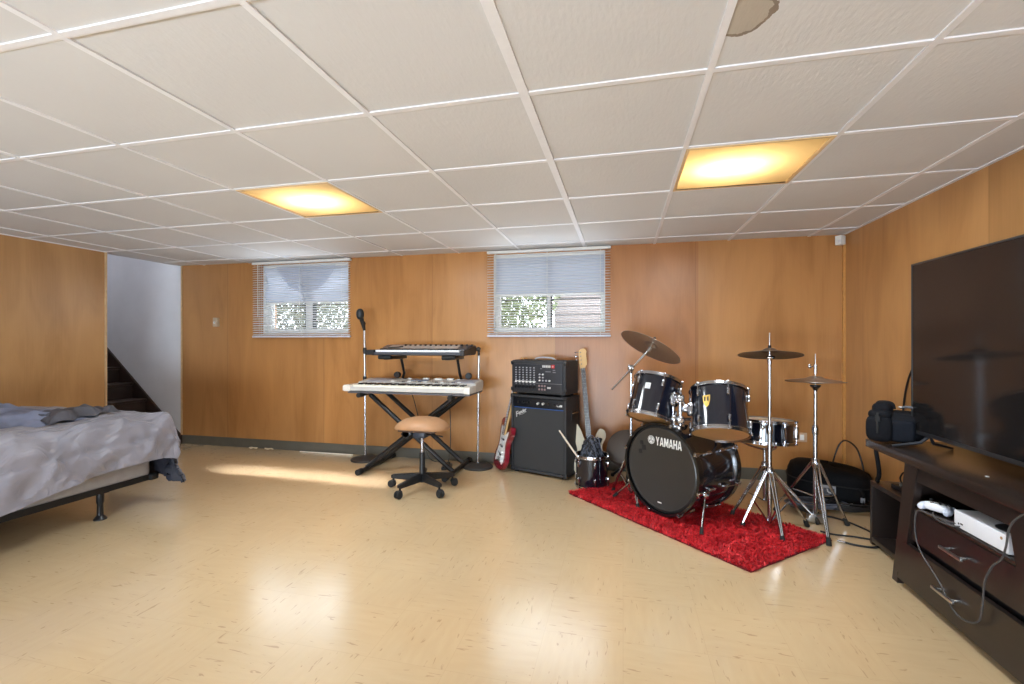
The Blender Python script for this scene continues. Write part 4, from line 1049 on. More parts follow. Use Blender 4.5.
def word(txt, x, y, hgt, wid, gap):
    mb = MB(); mb2 = MB()
    Mh = Matrix((l, UP, u)).transposed().to_4x4()
    for ch in txt:
        polys, k = LET[ch]; w = wid * k
        for p in polys:
            mb.prism([(a * w, b_ * hgt) for a, b_ in p], -.0004, .0006, Matrix.Translation(on_head(x, y, -.0016)) @ Mh)
        if ch == 'A': mb2.prism([(a * w, b_ * hgt) for a, b_ in HOLE], -.0006, .0002, Matrix.Translation(on_head(x, y, -.002)) @ Mh)
        x += w + gap
    wd = mb.build('front_lettering', M_word, fh, False, world=True); wd['label'] = 'white YAMAHA lettering'
    mb2.build('letter_counter', M_ebony, wd if False else fh, False, world=True)
word('YAMAHA', -.034, .150, .056, .0305, .0038)
Mh = Matrix((l, UP, u)).transposed().to_4x4()
mb = MB(); mb.lathe([(0, 0), (.0275, 0), (.0275, .0008)], 40, Matrix.Translation(on_head(-.073, .178, -.0016)) @ Mh); em = mb.build('round_emblem', M_word, fh, world=True); em['label'] = 'white round tuning fork emblem'
mb = MB(); Me = Matrix.Translation(on_head(-.073, .178, -.0026)) @ Mh
mb.lathe([(.0215, 0), (.0235, 0), (.0235, .0006), (.0215, .0006), (.0215, 0)], 40, Me)
for k in range(3):
    R3 = Me @ Matrix.Rotation(2 * PI * k / 3, 4, 'Z')
    mb.add([R3 @ V(p) for p in ((-.0016, 0, 0), (.0016, 0, 0), (.0016, .021, 0), (-.0016, .021, 0))], [[0, 1, 2, 3]])
    for s in (-1, 1): mb.add([R3 @ V(p) for p in ((s * .004, .006, 0), (s * .0056, .006, 0), (s * .0056, .019, 0), (s * .004, .019, 0))], [[0, 1, 2, 3]])
mb.build('emblem_forks', M_ebony, em, False, world=True)
for x, y, s in ((-.155, .145, .028), (-.135, .115, .034), (-.165, .085, .03)):
    mb = MB(); mb.box((0, 0, 0), (s, s, .001), .0003, Matrix.Translation(on_head(x, y, -.0014)) @ Mh @ Matrix.Rotation(.15, 4, 'Z')); q = mb.build('tape_patch', mat('dark_tape', (26, 26, 28), .6), fh, world=True)
mb = MB(); mb.b2((-.016, -.004, 0), (.016, .004, .001), 0, Matrix.Translation(on_head(-.005, -.222, -.0016)) @ Mh); mb.build('small_print', M_word, fh, world=True)
for k in range(8):
    a = 2 * PI * (k + .5) / 8 + .1
    rd = l * math.cos(a) + UP * math.sin(a)
    for z0_, s in ((.012, 1), (dp + .01, -1)):
        mb = MB(); p = c0 + rd * (R + .014) + u * z0_
        MM = axis_m(p, rd, u); mb.sup((0, 0, .004), (.05, .022, .024), .5, .5, 12, 8, MM)
        q0 = c0 + rd * (R + .024) + u * (z0_ - s * .016); q1 = c0 + rd * (R + .018) + u * (z0_ + s * .13)
        mb.rod(q0, q1, .0035, 8); mb.box((0, 0, 0), (.008, .03, .009), .003, axis_m(q0, -u * s, rd))
        mb.build('claw_hook', M_chrome, bs, world=True)
        mb = MB(); MM = axis_m(c0 + rd * (R + .006) + u * (z0_ + s * .13), rd, u); mb.sup((0, 0, .003), (.055, .022, .026), .5, .6, 12, 8, MM); mb.build('tension_lug', M_chrome, bs, world=True)
for sx, foot, mt in ((1, V((.452, 2.915, .03)), c0 + l * .262 - UP * .115 + u * .10), (-1, V((-.058, 3.47, .03)), c0 - l * .262 - UP * .115 + u * .10)):
    mb = MB(); dirn = (foot - mt).normalized()
    mb.rod(mt - dirn * .05, foot, .0075, 12, .006); mb.sup(mt, (.05, .05, .05), .6, .6, 12, 8); mb.rod(mt + u * .03, mt - u * .03, .012)
    sp = mb.build('spur_leg', M_chrome, bs, world=True)
    MB().rod(foot - dirn * .03, foot + dirn * .012, .0105, 12, .012).build('rubber_tip', M_rubber, sp, world=True)
# tom holder on top
hp = c0 + u * .06 + l * .085 + UP * .283
th_ = MB(); th_.sup(hp - UP * .0, (.10, .07, .03), .5, .5, 16, 8, None, Matrix((l, u, UP)).transposed()); 
for s in (-1, 1):
    th_.rod(hp + l * s * .028 - UP * .02, hp + l * s * .028 + UP * .185, .0125); th_.sup(hp + l * s * .028 + UP * .05, (.05, .05, .05), .5, .5, 12, 8)
    th_.rod(hp + l * s * .028 + UP * .05 - u * .03, hp + l * s * .028 + UP * .05 - u * .055, .008); th_.box(hp + l * s * .028 + UP * .05 - u * .06, (.012, .012, .03), .003)
th_.build('tom_mount', M_chrome, bs, world=True)

T1, A1 = V((.205, 3.262, .770)), V((.237, .365, 1)); T2, A2 = V((.588, 3.128, .713)), V((.05, .475, 1))
t1, M1 = tom('tom_drum', 'smaller midnight blue tom mounted over the bass drum, below the tilted cymbal', T1, A1, .150, .27, None, 6, a_off=.2)
t2, M2 = tom('tom_drum', 'midnight blue tom with a gold shield badge mounted over the bass drum', T2, A2, .165, .275, None, 6, a_off=.15)
for o, M, T in ((t1, M1, T1), (t2, M2, T2)):
    d1 = (hp + UP * .19 + l * (.028 if o is t2 else -.028)) - T
    r_ = .15 if o is t1 else .165
    dl = M.to_3x3().inverted() @ d1; a = math.atan2(dl.y, dl.x)
    mb = MB(); MM = Matrix.Rotation(a, 4, 'Z') @ Matrix.Translation((r_, 0, .0))
    mb.sup((.012, 0, .0), (.03, .07, .09), .5, .5, 14, 8, MM); mb.sup((.035, 0, 0), (.045, .04, .05), .5, .5, 12, 8, MM); mb.box((.03, .04, .01), (.012, .03, .012), .003, MM)
    e = M.inverted() @ (hp + UP * .185 + l * (.028 if o is t2 else -.028))
    mb.tube([MM @ V((.03, 0, 0)), e + V((0, 0, .0)), ], .011, 10); mb.sup(e, (.05, .05, .05), .6, .6, 12, 8); mb.rod(e, e + V((.0, -.05, .02)), .006, 8)
    mb.build('mount_bracket', M_chrome, o)
def facing(M, c):   # angle of the side that faces the room
    dl = M.to_3x3().inverted() @ (V((0, 0, ZC)) - c); return math.atan2(dl.y, dl.x)
a = facing(M1, T1) - .38
mb = MB(); 
for i in range(8):
    for k in range(2): pass
def shell_patch(mb, R, a0, a1, z0, z1, n=6, off=.0012):
    vs = []; fs = []
    for i in range(n + 1):
        aa = a0 + (a1 - a0) * i / n
        for z in (z0, z1): vs.append(((R + off) * math.cos(aa), (R + off) * math.sin(aa), z))
    for i in range(n): fs.append([2 * i, 2 * i + 2, 2 * i + 3, 2 * i + 1])
    mb.add(vs, fs)
shell_patch(mb, .15, a - .12, a + .12, .025, .065); q = mb.build('badge', M_silk, t1); q['label'] = 'silver rectangular badge'
mb = MB(); a = facing(M2, T2) - .42
pts = [(-.13, .065), (.13, .065), (.12, .03), (.08, .0), (0, -.012), (-.08, .0), (-.12, .03)]
mb.add([((.1665) * math.cos(a + x * 1.05), (.1665) * math.sin(a + x * 1.05), z - .005) for x, z in pts] + [(.1672 * math.cos(a), .1672 * math.sin(a), .025)], [[i, (i + 1) % 7, 7] for i in range(7)]); q = mb.build('badge', mat('gold_badge', (206, 168, 86), .35, .5, .1), t2); q['label'] = 'gold shield shaped badge'
mb = MB()
for x in (-.055, .055): shell_patch(mb, .1672, a + x - .03, a + x + .03, .022, .05, 3, .0008)
mb.build('badge_mark', M_black, q)

# snare and its stand
S0 = V((.955, 3.52, .545))
sd, MS = tom('snare_drum', 'midnight blue snare drum behind the straight cymbal stand', S0, V((.03, .06, 1)), .178, .135, None, 8)
mb = MB(); a = facing(MS, S0); mb.sup((.178 * math.cos(a + 1.5), .178 * math.sin(a + 1.5), 0), (.05, .04, .09), .5, .5, 12, 8); mb.build('snare_strainer', M_chrome, sd)
def tripod(parent, x, y, zhub, tips, r, double=False, zlow=None, hub=None, mt=None):
    mt = mt or M_chrome; hubp = V((x, y, zhub))
    mb = MB(); mb.lathe([(0, -.03), (.018, -.03), (.024, -.015), (.024, .02), (.017, .03), (0, .03)], 16, Matrix.Translation(hubp)); mb.build('leg_collar', mt, parent, world=True)
    for tp in tips:
        tp = V((tp[0], tp[1], .016)); d_ = V((tp.x - x, tp.y - y, 0)).normalized(); sd_ = d_.cross(UP)
        mb = MB()
        offs = (-.011, .011) if double else (0,)
        for s in offs:
            mb.tube([hubp + d_ * .02 + sd_ * s, tp + sd_ * s * .3 + UP * .01], r, 8)
        lo = V((x, y, zlow if zlow is not None else .06)); mid = hubp.lerp(tp, .55)
        mb.tube([lo + d_ * .012, mid], r * .75, 8)
        lg = mb.build('leg', mt, parent, world=True)
        mb = MB(); mb.rod(tp + UP * .026 - d_ * .012, tp - UP * .014 + d_ * .006, .012, 12, .015); mb.build('rubber_foot', M_rubber, lg, world=True)
ss = thing('snare_stand', 'chrome snare drum stand with basket arms on a tripod, behind the cymbal stand', 'drum stand', (S0.x, S0.y, 0))
MB().rod((S0.x, S0.y, .06), (S0.x, S0.y, .42), .0125).build('pole', M_chrome, ss, world=True)
tripod(ss, S0.x, S0.y, .30, [(.70, 3.30), (1.20, 3.30), (1.05, 3.86)], .006, True)
for k in range(3):
    a = .6 + 2 * PI * k / 3; dd = V((math.cos(a), math.sin(a), 0))
    mb = MB(); mb.tube(sm([V((S0.x, S0.y, .41)), V((S0.x, S0.y, .425)) + dd * .09, V((S0.x, S0.y, .455)) + dd * .17, V((S0.x, S0.y, .475)) + dd * .193, V((S0.x, S0.y, .50)) + dd * .196], 4), .007, 8); mb.build('basket_arm', M_chrome, ss, world=True)

# cymbals
def bronze(name, col):
    m = bpy.data.materials.new(name); nt, N, L = nodes(m); b = N['Principled BSDF']
    tc = N.new('ShaderNodeTexCoord'); sep = N.new('ShaderNodeSeparateXYZ'); L.new(tc.outputs['Object'], sep.inputs[0])
    vl = N.new('ShaderNodeVectorMath'); vl.operation = 'LENGTH'; cb = N.new('ShaderNodeCombineXYZ'); L.new(sep.outputs[0], cb.inputs[0]); L.new(sep.outputs[1], cb.inputs[1]); L.new(cb.outputs[0], vl.inputs[0])
    nz = N.new('ShaderNodeTexNoise'); nz.noise_dimensions = '1D'; nz.inputs['Scale'].default_value = 260; L.new(vl.outputs['Value'], nz.inputs['W'])
    rp = N.new('ShaderNodeValToRGB'); c = lin(col); rp.color_ramp.elements[0].color = tuple(x * .7 for x in c[:3]) + (1,); rp.color_ramp.elements[1].color = c; L.new(nz.outputs['Fac'], rp.inputs['Fac'])
    L.new(rp.outputs['Color'], b.inputs['Base Color']); b.inputs['Metallic'].default_value = .85; b.inputs['Roughness'].default_value = .38
    return m
M_br = bronze('aged_bronze', (176, 162, 150)); M_brd = bronze('dark_bronze', (112, 100, 90))
def cymbal(name, label, c, ax, R, m, flip=False, kz=1.0):
    M = axis_m(c, ax)
    o = bpy.data.objects.new(name, None); COL.objects.link(o); o.matrix_world = M; WM[o.name] = M.copy(); o.empty_display_size = .05
    tag(o, label, 'cymbal')
    s = -1 if flip else 1
    prof = [(.008, .030), (.025, .028), (.042, .018), (.052, .010), (.062, .008), (R * .6, .0), (R, -.014)]
    prof = [(r, z * kz) for r, z in prof]
    mb = MB(); mb.lathe([(r, s * z) for r, z in prof] + [(r, s * z - .0015) for r, z in prof[::-1]] + [(prof[0][0], s * prof[0][1])], 64); mb.build('bronze_disc', m, o)
    return o, M
def stand_pole(o, x, y, z0, z1, r, nm='pole', m=None): return MB().rod((x, y, z0), (x, y, z1), r, 16).build(nm, m or M_chrome, o, world=True)
def wing(mb, p, d, s=.03):
    mb.rod(V(p), V(p) + V(d) * s, .005, 8); mb.sup(V(p) + V(d) * (s + .008), (.022, .022, .03), .8, .8, 10, 6)
# straight stand with ride cymbal
rx, ry = .877, 3.131
rs = thing('cymbal_stand', 'straight chrome cymbal stand standing in front of the snare drum', 'cymbal stand', (rx, ry, 0))
stand_pole(rs, rx, ry, .045, .62, .0125); stand_pole(rs, rx, ry, .60, 1.08, .0085, 'upper_pole'); stand_pole(rs, rx, ry, 1.07, 1.212, .0035, 'threaded_tip', M_steel)
tripod(rs, rx, ry, .36, [(.715, 3.11), (.89, 2.93), (1.118, 3.24)], .0065, True, .055)
mb = MB(); mb.lathe([(0, -.03), (.016, -.03), (.019, 0), (.014, .03), (0, .03)], 14, Matrix.Translation((rx, ry, .62))); wing(mb, (rx, ry, .63), (-.95, -.25, .05), .035); mb.build('clutch', M_chrome, rs, world=True)
mb = MB(); mb.rod((rx, ry, 1.02), (rx, ry, 1.07), .013, 14); mb.sup((rx + .004, ry - .014, 1.06), (.05, .03, .02), .6, .6, 12, 8); mb.build('tilter', M_chrome, rs, world=True)
MB().rod((rx, ry, 1.112), (rx, ry, 1.135), .009, 12).build('felt', M_rubber, rs, world=True)
cymbal('ride_cymbal', 'nearly flat dark cymbal on the straight stand above the snare drum', V((rx + .002, ry, 1.088)), V((.035, .17, 1)), .179, M_brd)
# boom stand with crash cymbal
qx, qy = .059, 3.52
bo = thing('boom_cymbal_stand', 'chrome boom cymbal stand behind the smaller tom', 'cymbal stand', (qx, qy, 0))
stand_pole(bo, qx, qy, .045, .55, .0125); stand_pole(bo, qx, qy, .53, .955, .0095, 'upper_pole')
tripod(bo, qx, qy, .34, [(-.075, 3.62), (.30, 3.72), (.10, 3.28)], .0065, True, .055)
ce = V((.195, 3.441, 1.128)); be = V((-.079, 3.535, .800)); cl = V((.058, 3.505, .965)); dr = (ce - be).normalized(); ce2 = V((.182, 3.43, 1.10))
MB().rod(be, ce2, .0075, 12).build('boom_arm', M_chrome, bo, world=True)
mb = MB(); mb.sup(cl, (.05, .05, .05), .7, .7, 14, 8); mb.rod((qx, qy, .93), cl, .013); wing(mb, cl, (.3, -.9, 0), .035); mb.build('boom_clamp', M_chrome, bo, world=True)
nrm = V((.463, .276, .857)).normalized()
mb = MB(); mb.rod(ce2, ce + nrm * .05, .004, 8); mb.rod(ce2 - nrm * .012, ce2 + nrm * .018, .013, 12); mb.build('tilter', M_steel, bo, world=True)
mb = MB(); mb.rod(ce + nrm * .028, ce + nrm * .045, .010, 12); wing(mb, ce + nrm * .045, (.3, -.3, .8), .006); mb.build('wing_nut', M_black, bo, world=True)
cymbal('crash_cymbal', 'steeply tilted bronze cymbal on the boom stand over the smaller tom', ce, nrm, .225, M_br)
# hi-hat
hx, hy = 1.196, 3.322
hh = thing('hi_hat_stand', 'chrome hi-hat stand with pedal standing near the corner beside the rug', 'hi-hat stand', (hx, hy, 0))
stand_pole(hh, hx, hy, .05, .60, .0135); stand_pole(hh, hx, hy, .59, .87, .010, 'upper_pole'); stand_pole(hh, hx, hy, .86, 1.08, .0033, 'pull_rod', M_steel)
tripod(hh, hx, hy, .385, [(1.135, 2.965), (1.37, 3.32), (1.02, 3.50)], .0065, True, .17)
mb = MB(); mb.lathe([(0, -.03), (.017, -.03), (.02, 0), (.015, .03), (0, .03)], 14, Matrix.Translation((hx, hy, .595))); mb.build('clutch', M_chrome, hh, world=True)
mb = MB(); mb.lathe([(.006, .845), (.012, .845), (.014, .856), (.03, .872), (.03, .88), (.006, .882)], 18, Matrix.Translation((hx, hy, 0))); mb.build('cymbal_seat', M_black, hh, world=True)
mb = MB(); mb.rod((hx, hy, .955), (hx, hy, 1.01), .010, 12); wing(mb, (hx, hy, 1.0), (-.95, -.3, 0), .03); mb.build('top_clutch', M_chrome, hh, world=True)
mb = MB(); mb.box((hx, hy - .0, .03), (.09, .05, .045), .006); mb.rod((hx - .06, hy - .01, .02), (hx + .06, hy - .01, .02), .008); pdl = mb.build('pedal_frame', M_steel, hh, world=True)
mb = MB(); RR = Euler((.22, 0, -.25)).to_matrix(); mb.box((hx - .02, hy + .13, .04), (.075, .22, .012), .004, R=Euler((-.16, 0, .15)).to_matrix()); mb.build('foot_board', M_blackm, hh, world=True)
cymbal('hi_hat_cymbal', 'lower cymbal of the hi-hat pair, resting on the black cup of the stand', V((hx, hy, .898)), V((.0, .03, 1)), .168, M_brd, True, .3)
cymbal('hi_hat_cymbal', 'upper cymbal of the hi-hat pair, just under the pull rod clutch', V((hx, hy, .916)), V((.015, .02, 1)), .168, M_br, False, .75)
# throne
tr_ = thing('drum_throne', 'round dark brown padded drum stool behind the bass drum by the wall', 'stool', (.03, 3.92, 0))
Mt = axis_m(V((.02, 3.9, .285)), V((-.35, -.75, .55)))
mb = MB(); mb.lathe([(0, .05), (.10, .052), (.145, .04), (.16, .01), (.155, -.03), (.13, -.045), (0, -.045)], 40, Mt); mb.build('seat', mat('dark_brown_vinyl', (66, 54, 46), .5, 0, .12, 12), tr_, world=True)
mb = MB(); mb.rod(Mt @ V((0, 0, -.04)), (.05, 3.96, .16), .014); mb.rod((.05, 3.96, .04), (.05, 3.96, .2), .016); mb.build('post', M_blackm, tr_, world=True)
for k in range(3):
    a = 2.5 + 2 * PI * k / 3; mb = MB(); mb.tube([(.05, 3.96, .15), (.05 + .17 * math.cos(a), 3.96 + .17 * math.sin(a), .015)], .011, 8); mb.sup((.05 + .17 * math.cos(a), 3.96 + .17 * math.sin(a), .015), (.035, .035, .03), .8, .8, 10, 6); mb.build('leg', M_blackm, tr_, world=True)

# small drum used as a bin
D0 = V((-.243, 3.755, .13))
sdm, MD = tom('tom_drum', 'small black tom standing on the floor as a bin, full of cables', D0, V((0, 0, 1)), .125, .235, None, 6, a_off=.25, botm=M_head)
for ch in list(sdm.children):
    if ch.name.startswith('batter_head'): bpy.data.objects.remove(ch)
MB().lathe([(0, .0), (.118, .0)], 32, Matrix.Translation((0, 0, .06))).build('inner_floor', M_black, sdm)
mb = MB(); rnd = random.Random(11)
for k in range(64):
    pts = []
    a0 = rnd.uniform(0, 6.28); a1 = a0 + rnd.choice((-1, 1)) * rnd.uniform(1.2, 3.4); rr0 = rnd.uniform(.05, .105); hh_ = rnd.uniform(.03, .165)
    for i in range(6):
        t = i / 5; aa = a0 + (a1 - a0) * t; rr = rr0 * (1 - .5 * math.sin(t * PI) * rnd.uniform(.2, 1))
        pts.append(D0 + V((rr * math.cos(aa), rr * math.sin(aa), .10 + hh_ * math.sin(t * PI) + rnd.uniform(-.01, .012))))
    mb.cur = 0 if rnd.random() < .66 else 1
    mb.tube(sm(pts, 4), rnd.uniform(.003, .0045), 6)
cbp = mb.build('cable_tangle', [mat('black_cable', (22, 23, 26), .5), mat('grey_cable', (92, 98, 112), .45)]); cbp['kind'] = 'stuff'; tag(cbp, 'tangle of black cables heaped in the small drum', 'cables')
ds = thing('drumstick', 'pale drumstick poking out of the small drum', 'drumstick', (-.34, 3.65, .24))
mb = MB(); A_, B_ = V((-.482, 3.575, .470)), V((-.30, 3.70, .17)); dd = (A_ - B_).normalized()
mb.tube([B_, B_ + dd * .3, A_ - dd * .03, A_ - dd * .014, A_ - dd * .006, A_], [.0075, .0075, .005, .0065, .006, .002], 12); mb.build('shaft', mat('pale_hickory', (226, 216, 200), .5, 0, .06, 20), ds, world=True)

# ------------------------------------------------------------------ corner: soft drum case and cables
M_nyl = mat('black_nylon', (20, 21, 24), .8, 0, .15, 60, .3, 300, .15)
gb = thing('drum_case', 'big soft black round-ended case lying on the floor in the corner', 'case', (1.475, 3.86, 0), (0, 0, math.radians(-20)))
mb = MB(); vs = []; fs = []; n = 48
prof = [(.0, .006), (.93, .006), (.985, .025), (1, .06), (1.0, .14), (.985, .185), (.93, .222), (.8, .243), (.4, .256), (0, .258)]
for r, z in prof:
    for j in range(n):
        a = 2 * PI * j / n; c, s = math.cos(a), math.sin(a)
        vs.append((math.copysign(abs(c) ** .75, c) * .265 * max(r, .001), math.copysign(abs(s) ** .75, s) * .20 * max(r, .001), z - .02 * c * (z / .25)))
for i in range(len(prof) - 1):
    for j in range(n): fs.append([i * n + j, i * n + (j + 1) % n, (i + 1) * n + (j + 1) % n, (i + 1) * n + j])
mb.add(vs, fs); mb.build('body', M_nyl, gb, ang=70)
mb = MB(); pts = []
for j in range(n):
    a = 2 * PI * j / n; c, s = math.cos(a), math.sin(a); pts.append((math.copysign(abs(c) ** .75, c) * .267, math.copysign(abs(s) ** .75, s) * .202, .152 - .012 * c))
mb.tube(pts, .005, 6, closed=True); mb.build('zip_piping', M_rubber, gb)
lb_ = MB().box((.0, -.2035, .115), (.08, .006, .068), .002).build('fabric_label', mat('grey_label', (148, 150, 154), .6), gb); lb_['label'] = 'grey sewn label with a dark border and white mark'
MB().box((.0, -.207, .108), (.064, .003, .046), .001).build('label_field', mat('label_dark', (70, 72, 80), .6), lb_)
mb = MB(); mb.prism([(-.014, .126), (-.006, .126), (-.003, .110), (.012, .102), (.015, .094), (.0, .096), (-.011, .106)], -.2085, -.2072, Matrix(((1, 0, 0, 0), (0, 0, 1, 0), (0, 1, 0, 0), (0, 0, 0, 1)))); mb.build('label_mark', M_word, lb_)
mb = MB(); mb.tube(sm([(.17, -.195, .15), (.19, -.215, .13), (.19, -.222, .07), (.185, -.215, .03)], 5), .009, 8); mb.build('strap', M_nyl, gb); 
MB().box((.188, -.224, .085), (.026, .012, .034), .004).build('buckle', mat('grey_buckle', (120, 122, 128), .4), gb)
rnd = random.Random(4)
def coil(cx, cy, R0, n, m, label, seed, group=None):
    r = random.Random(seed); pts = []
    for k in range(n * 14):
        a = 2 * PI * k / 14; rr = R0 + .02 * math.sin(k * .37) + r.uniform(-.008, .008)
        pts.append((cx + rr * 1.35 * math.cos(a), cy + rr * .62 * math.sin(a), .012 + .011 * (k / 14) + r.uniform(0, .004)))
    o = MB().tube(sm(pts, 3), .0055, 7).build('cable_coil', m); tag(o, label, 'cable', group); return o
coil(1.32, 3.62, .13, 4, mat('grey_cable', (92, 98, 112), .45), 'coil of grey cable on the floor in front of the black case', 3)
coil(1.52, 3.60, .12, 5, mat('black_cable', (22, 23, 26), .5), 'coil of black cable on the floor beside the console shelf', 8)
cable('floor_cable', [(1.23, 3.40, .008), (1.32, 3.44, .007), (1.40, 3.36, .007), (1.46, 3.20, .007), (1.44, 3.05, .007), (1.37, 2.985, .007), (1.29, 2.99, .007), (1.235, 3.02, .007)], .006, M_black, 'black cable looping on the floor past the rug corner to its metal plug')
pg = bpy.data.objects[-1] if False else None
cable('instrument_lead', [(1.16, 3.15, .012), (1.22, 3.13, .007), (1.32, 3.12, .007), (1.40, 3.10, .007), (1.46, 3.09, .007)], .0055, M_black, 'second black lead running from the rug corner towards the console')
o = MB().rod((1.24, 3.018, .007), (1.205, 3.035, .007), .0065, 10).build('jack_plug', M_chrome); tag(o, 'metal jack plug at the end of the floor cable by the rug corner', 'plug')
cable('wall_cable', [(1.62, 4.16, .20), (1.655, 4.15, .33), (1.69, 4.12, .385), (1.71, 4.0, .36), (1.715, 3.92, .27), (1.71, 3.86, .16)], .006, M_black, 'black cable arching up the corner behind the soft case')
cable('television_lead', [(1.725, 3.0, 1.2), (1.728, 3.25, 1.06), (1.73, 3.36, .95), (1.73, 3.42, .78), (1.73, 3.44, .55), (1.71, 3.30, .40)], .006, M_black, 'black lead running down the panelling behind the television')

# ------------------------------------------------------------------ television console
def espresso(name, col, rough):
    m = bpy.data.materials.new(name); nt, N, L = nodes(m); b = N['Principled BSDF']
    tc = N.new('ShaderNodeTexCoord'); mp = N.new('ShaderNodeMapping'); mp.inputs['Scale'].default_value = (30, 2.5, 40); L.new(tc.outputs['Object'], mp.inputs['Vector'])
    nz = N.new('ShaderNodeTexNoise'); nz.inputs['Scale'].default_value = 1.5; nz.inputs['Detail'].default_value = 4; L.new(mp.outputs[0], nz.inputs['Vector'])
    rp = N.new('ShaderNodeValToRGB'); c = lin(col); rp.color_ramp.elements[0].color = tuple(x * .75 for x in c[:3]) + (1,); rp.color_ramp.elements[1].color = tuple(x * 1.25 for x in c[:3]) + (1,)
    L.new(nz.outputs['Fac'], rp.inputs['Fac']); L.new(rp.outputs['Color'], b.inputs['Base Color']); b.inputs['Roughness'].default_value = rough
    return m
M_esp = espresso('espresso_veneer', (39, 31, 28), .3); M_espf = espresso('espresso_drawer', (38, 29, 28), .3); M_espt = espresso('espresso_top', (42, 33, 29), .26)
tv = thing('tv_console', 'dark espresso console with two drawers and an open shelf under the television', 'tv console', (1.5, 2.0, 0))
FX = 1.28; Y0, Y1_ = 1.40, 2.86; BX = 1.715
MB().b2((1.268, Y0, .595), (BX, Y1_, .635), .004).build('top', M_espt, tv, world=True)
# splayed side frames: outer edge from (2.52,.595) to (2.63,0); the near one mirrors it about y=2.17
YM = 2.185
def leg_panel(s):
    pl = [(YM + s * .34, .595), (YM + s * .245, .595), (YM + s * .325, .23), (YM + s * .34, 0.055), (YM + s * .40, .055), (YM + s * .40, 0), (YM + s * .445, 0)]
    if s < 0: pl = pl[::-1]
    return MB().prism(pl, FX, FX + .028, MP)
for s in (1, -1): leg_panel(s).build('leg_panel', M_esp, tv, world=True)
for s in (1, -1):
    mb = MB(); mb.add([(x, YM + s * yy, z) for x in (FX + .028, BX) for yy, z in ((.315, .595), (.34, .595), (.445, 0), (.42, 0))], [[0, 1, 2, 3], [4, 5, 6, 7], [0, 1, 5, 4], [1, 2, 6, 5], [2, 3, 7, 6], [3, 0, 4, 7]]); mb.build('side_panel', M_esp, tv, False, world=True)
def trap(z0, z1, x0, x1, inset=0.0, nm='', m=None, bev=.002):
    def hw(z): return .268 + (.595 - z) * .155 - inset
    pl = [(YM - hw(z0), z0), (YM + hw(z0), z0), (YM + hw(z1), z1), (YM - hw(z1), z1)]
    return MB().prism(pl, x0, x1, MP, bev)
trap(.525, .595, FX + .006, FX + .026).build('top_rail', M_esp, tv, world=True)
MB().b2((FX + .012, YM - .31, .398), (BX, YM + .31, .412), .002).build('shelf', M_espt, tv, world=True)
MB().b2((BX - .012, YM - .34, .02), (BX, YM + .34, .59)).build('back_panel', M_esp, tv, False, world=True)
MB().b2((1.60, YM - .3, .412), (1.61, YM + .3, .59)).build('shelf_back', M_black, tv, False, world=True)
d1 = trap(.245, .394, FX + .012, FX + .03, .002).build('drawer', M_espf, tv, world=True)
pl = [(YM - .40, .03), (YM + .395, .03), (YM + .352, .222), (YM - .352, .222)]
d2 = MB().prism(pl, FX - .004, FX + .018, MP, .002).build('drawer', M_esp, tv, world=True)
MB().b2((FX + .04, YM - .30, .03), (FX + .05, YM + .30, .4)).build('inner_face', M_black, tv, False, world=True)
for dr_, z, y0, y1 in ((d1, .312, 2.135, 2.265), (d2, .135, 2.155, 2.285)):
    x = FX + (.012 if dr_ is d1 else -.004)
    mb = MB(); mb.b2((x - .028, y0, z - .006), (x - .018, y1, z + .006), .002)
    for y in (y0 + .02, y1 - .02): mb.rod((x, y, z), (x - .022, y, z), .005, 8)
    q = mb.build('handle', M_steel, dr_, world=True)
# open cube at the far end, low
YC0, YC1 = 2.60, 3.06; CX = 1.38
for nm, a, b_ in (('shelf_top', (CX, YC0, .335), (BX, YC1, .362)), ('shelf_bottom', (CX, YC0, .018), (BX, YC1, .045)), ('shelf_end', (CX, YC1 - .022, 0), (BX, YC1, .336)), ('shelf_back', (BX - .012, YC0, .04), (BX, YC1 - .02, .34))):
    MB().b2(a, b_, .003).build(nm, M_esp if nm != 'shelf_back' else M_black, tv, world=True)
MB().b2((CX + .3, 2.80, .362), (CX + .325, 2.835, .595), .003).build('post', M_esp, tv, world=True)
# near-end cube (mirror, outside the frame)
MB().b2((CX, 1.31, .335), (BX, 1.77, .362), .003).build('shelf_top', M_esp, tv, world=True); MB().b2((CX, 1.31, 0), (BX, 1.332, .336), .003).build('shelf_end', M_esp, tv, world=True)

# television
def screen_mat():
    m = bpy.data.materials.new('black_screen'); nt, N, L = nodes(m); b = N['Principled BSDF']
    tc = N.new('ShaderNodeTexCoord'); nz = N.new('ShaderNodeTexNoise'); nz.inputs['Scale'].default_value = 2; L.new(tc.outputs['Object'], nz.inputs['Vector'])
    rp = N.new('ShaderNodeValToRGB'); rp.color_ramp.elements[0].color = lin((22, 20, 20)); rp.color_ramp.elements[1].color = lin((27, 25, 25)); L.new(nz.outputs['Fac'], rp.inputs['Fac'])
    L.new(rp.outputs['Color'], b.inputs['Base Color']); b.inputs['Roughness'].default_value = .1; b.inputs['Specular IOR Level'].default_value = .5
    return m
TX, TY1, TZ0, TZ1 = 1.41, 2.725, .702, 1.545; TY0 = TY1 - 1.47
t = thing('television', 'large black flat television standing on the dark console', 'television', (TX + .03, (TY0 + TY1) / 2, .635))
mb = MB(); mb.b2((TX + .004, TY0, TZ0), (TX + .035, TY1, TZ1), .004); mb.b2((TX + .03, TY0 + .2, TZ0 + .06), (TX + .075, TY1 - .2, TZ0 + .45), .012); mb.build('back_case', M_black, t, world=True)
MB().b2((TX, TY0 + .008, TZ0 + .016), (TX + .006, TY1 - .008, TZ1 - .008)).build('screen', screen_mat(), t, False, world=True)
mb = MB(); b4 = .009
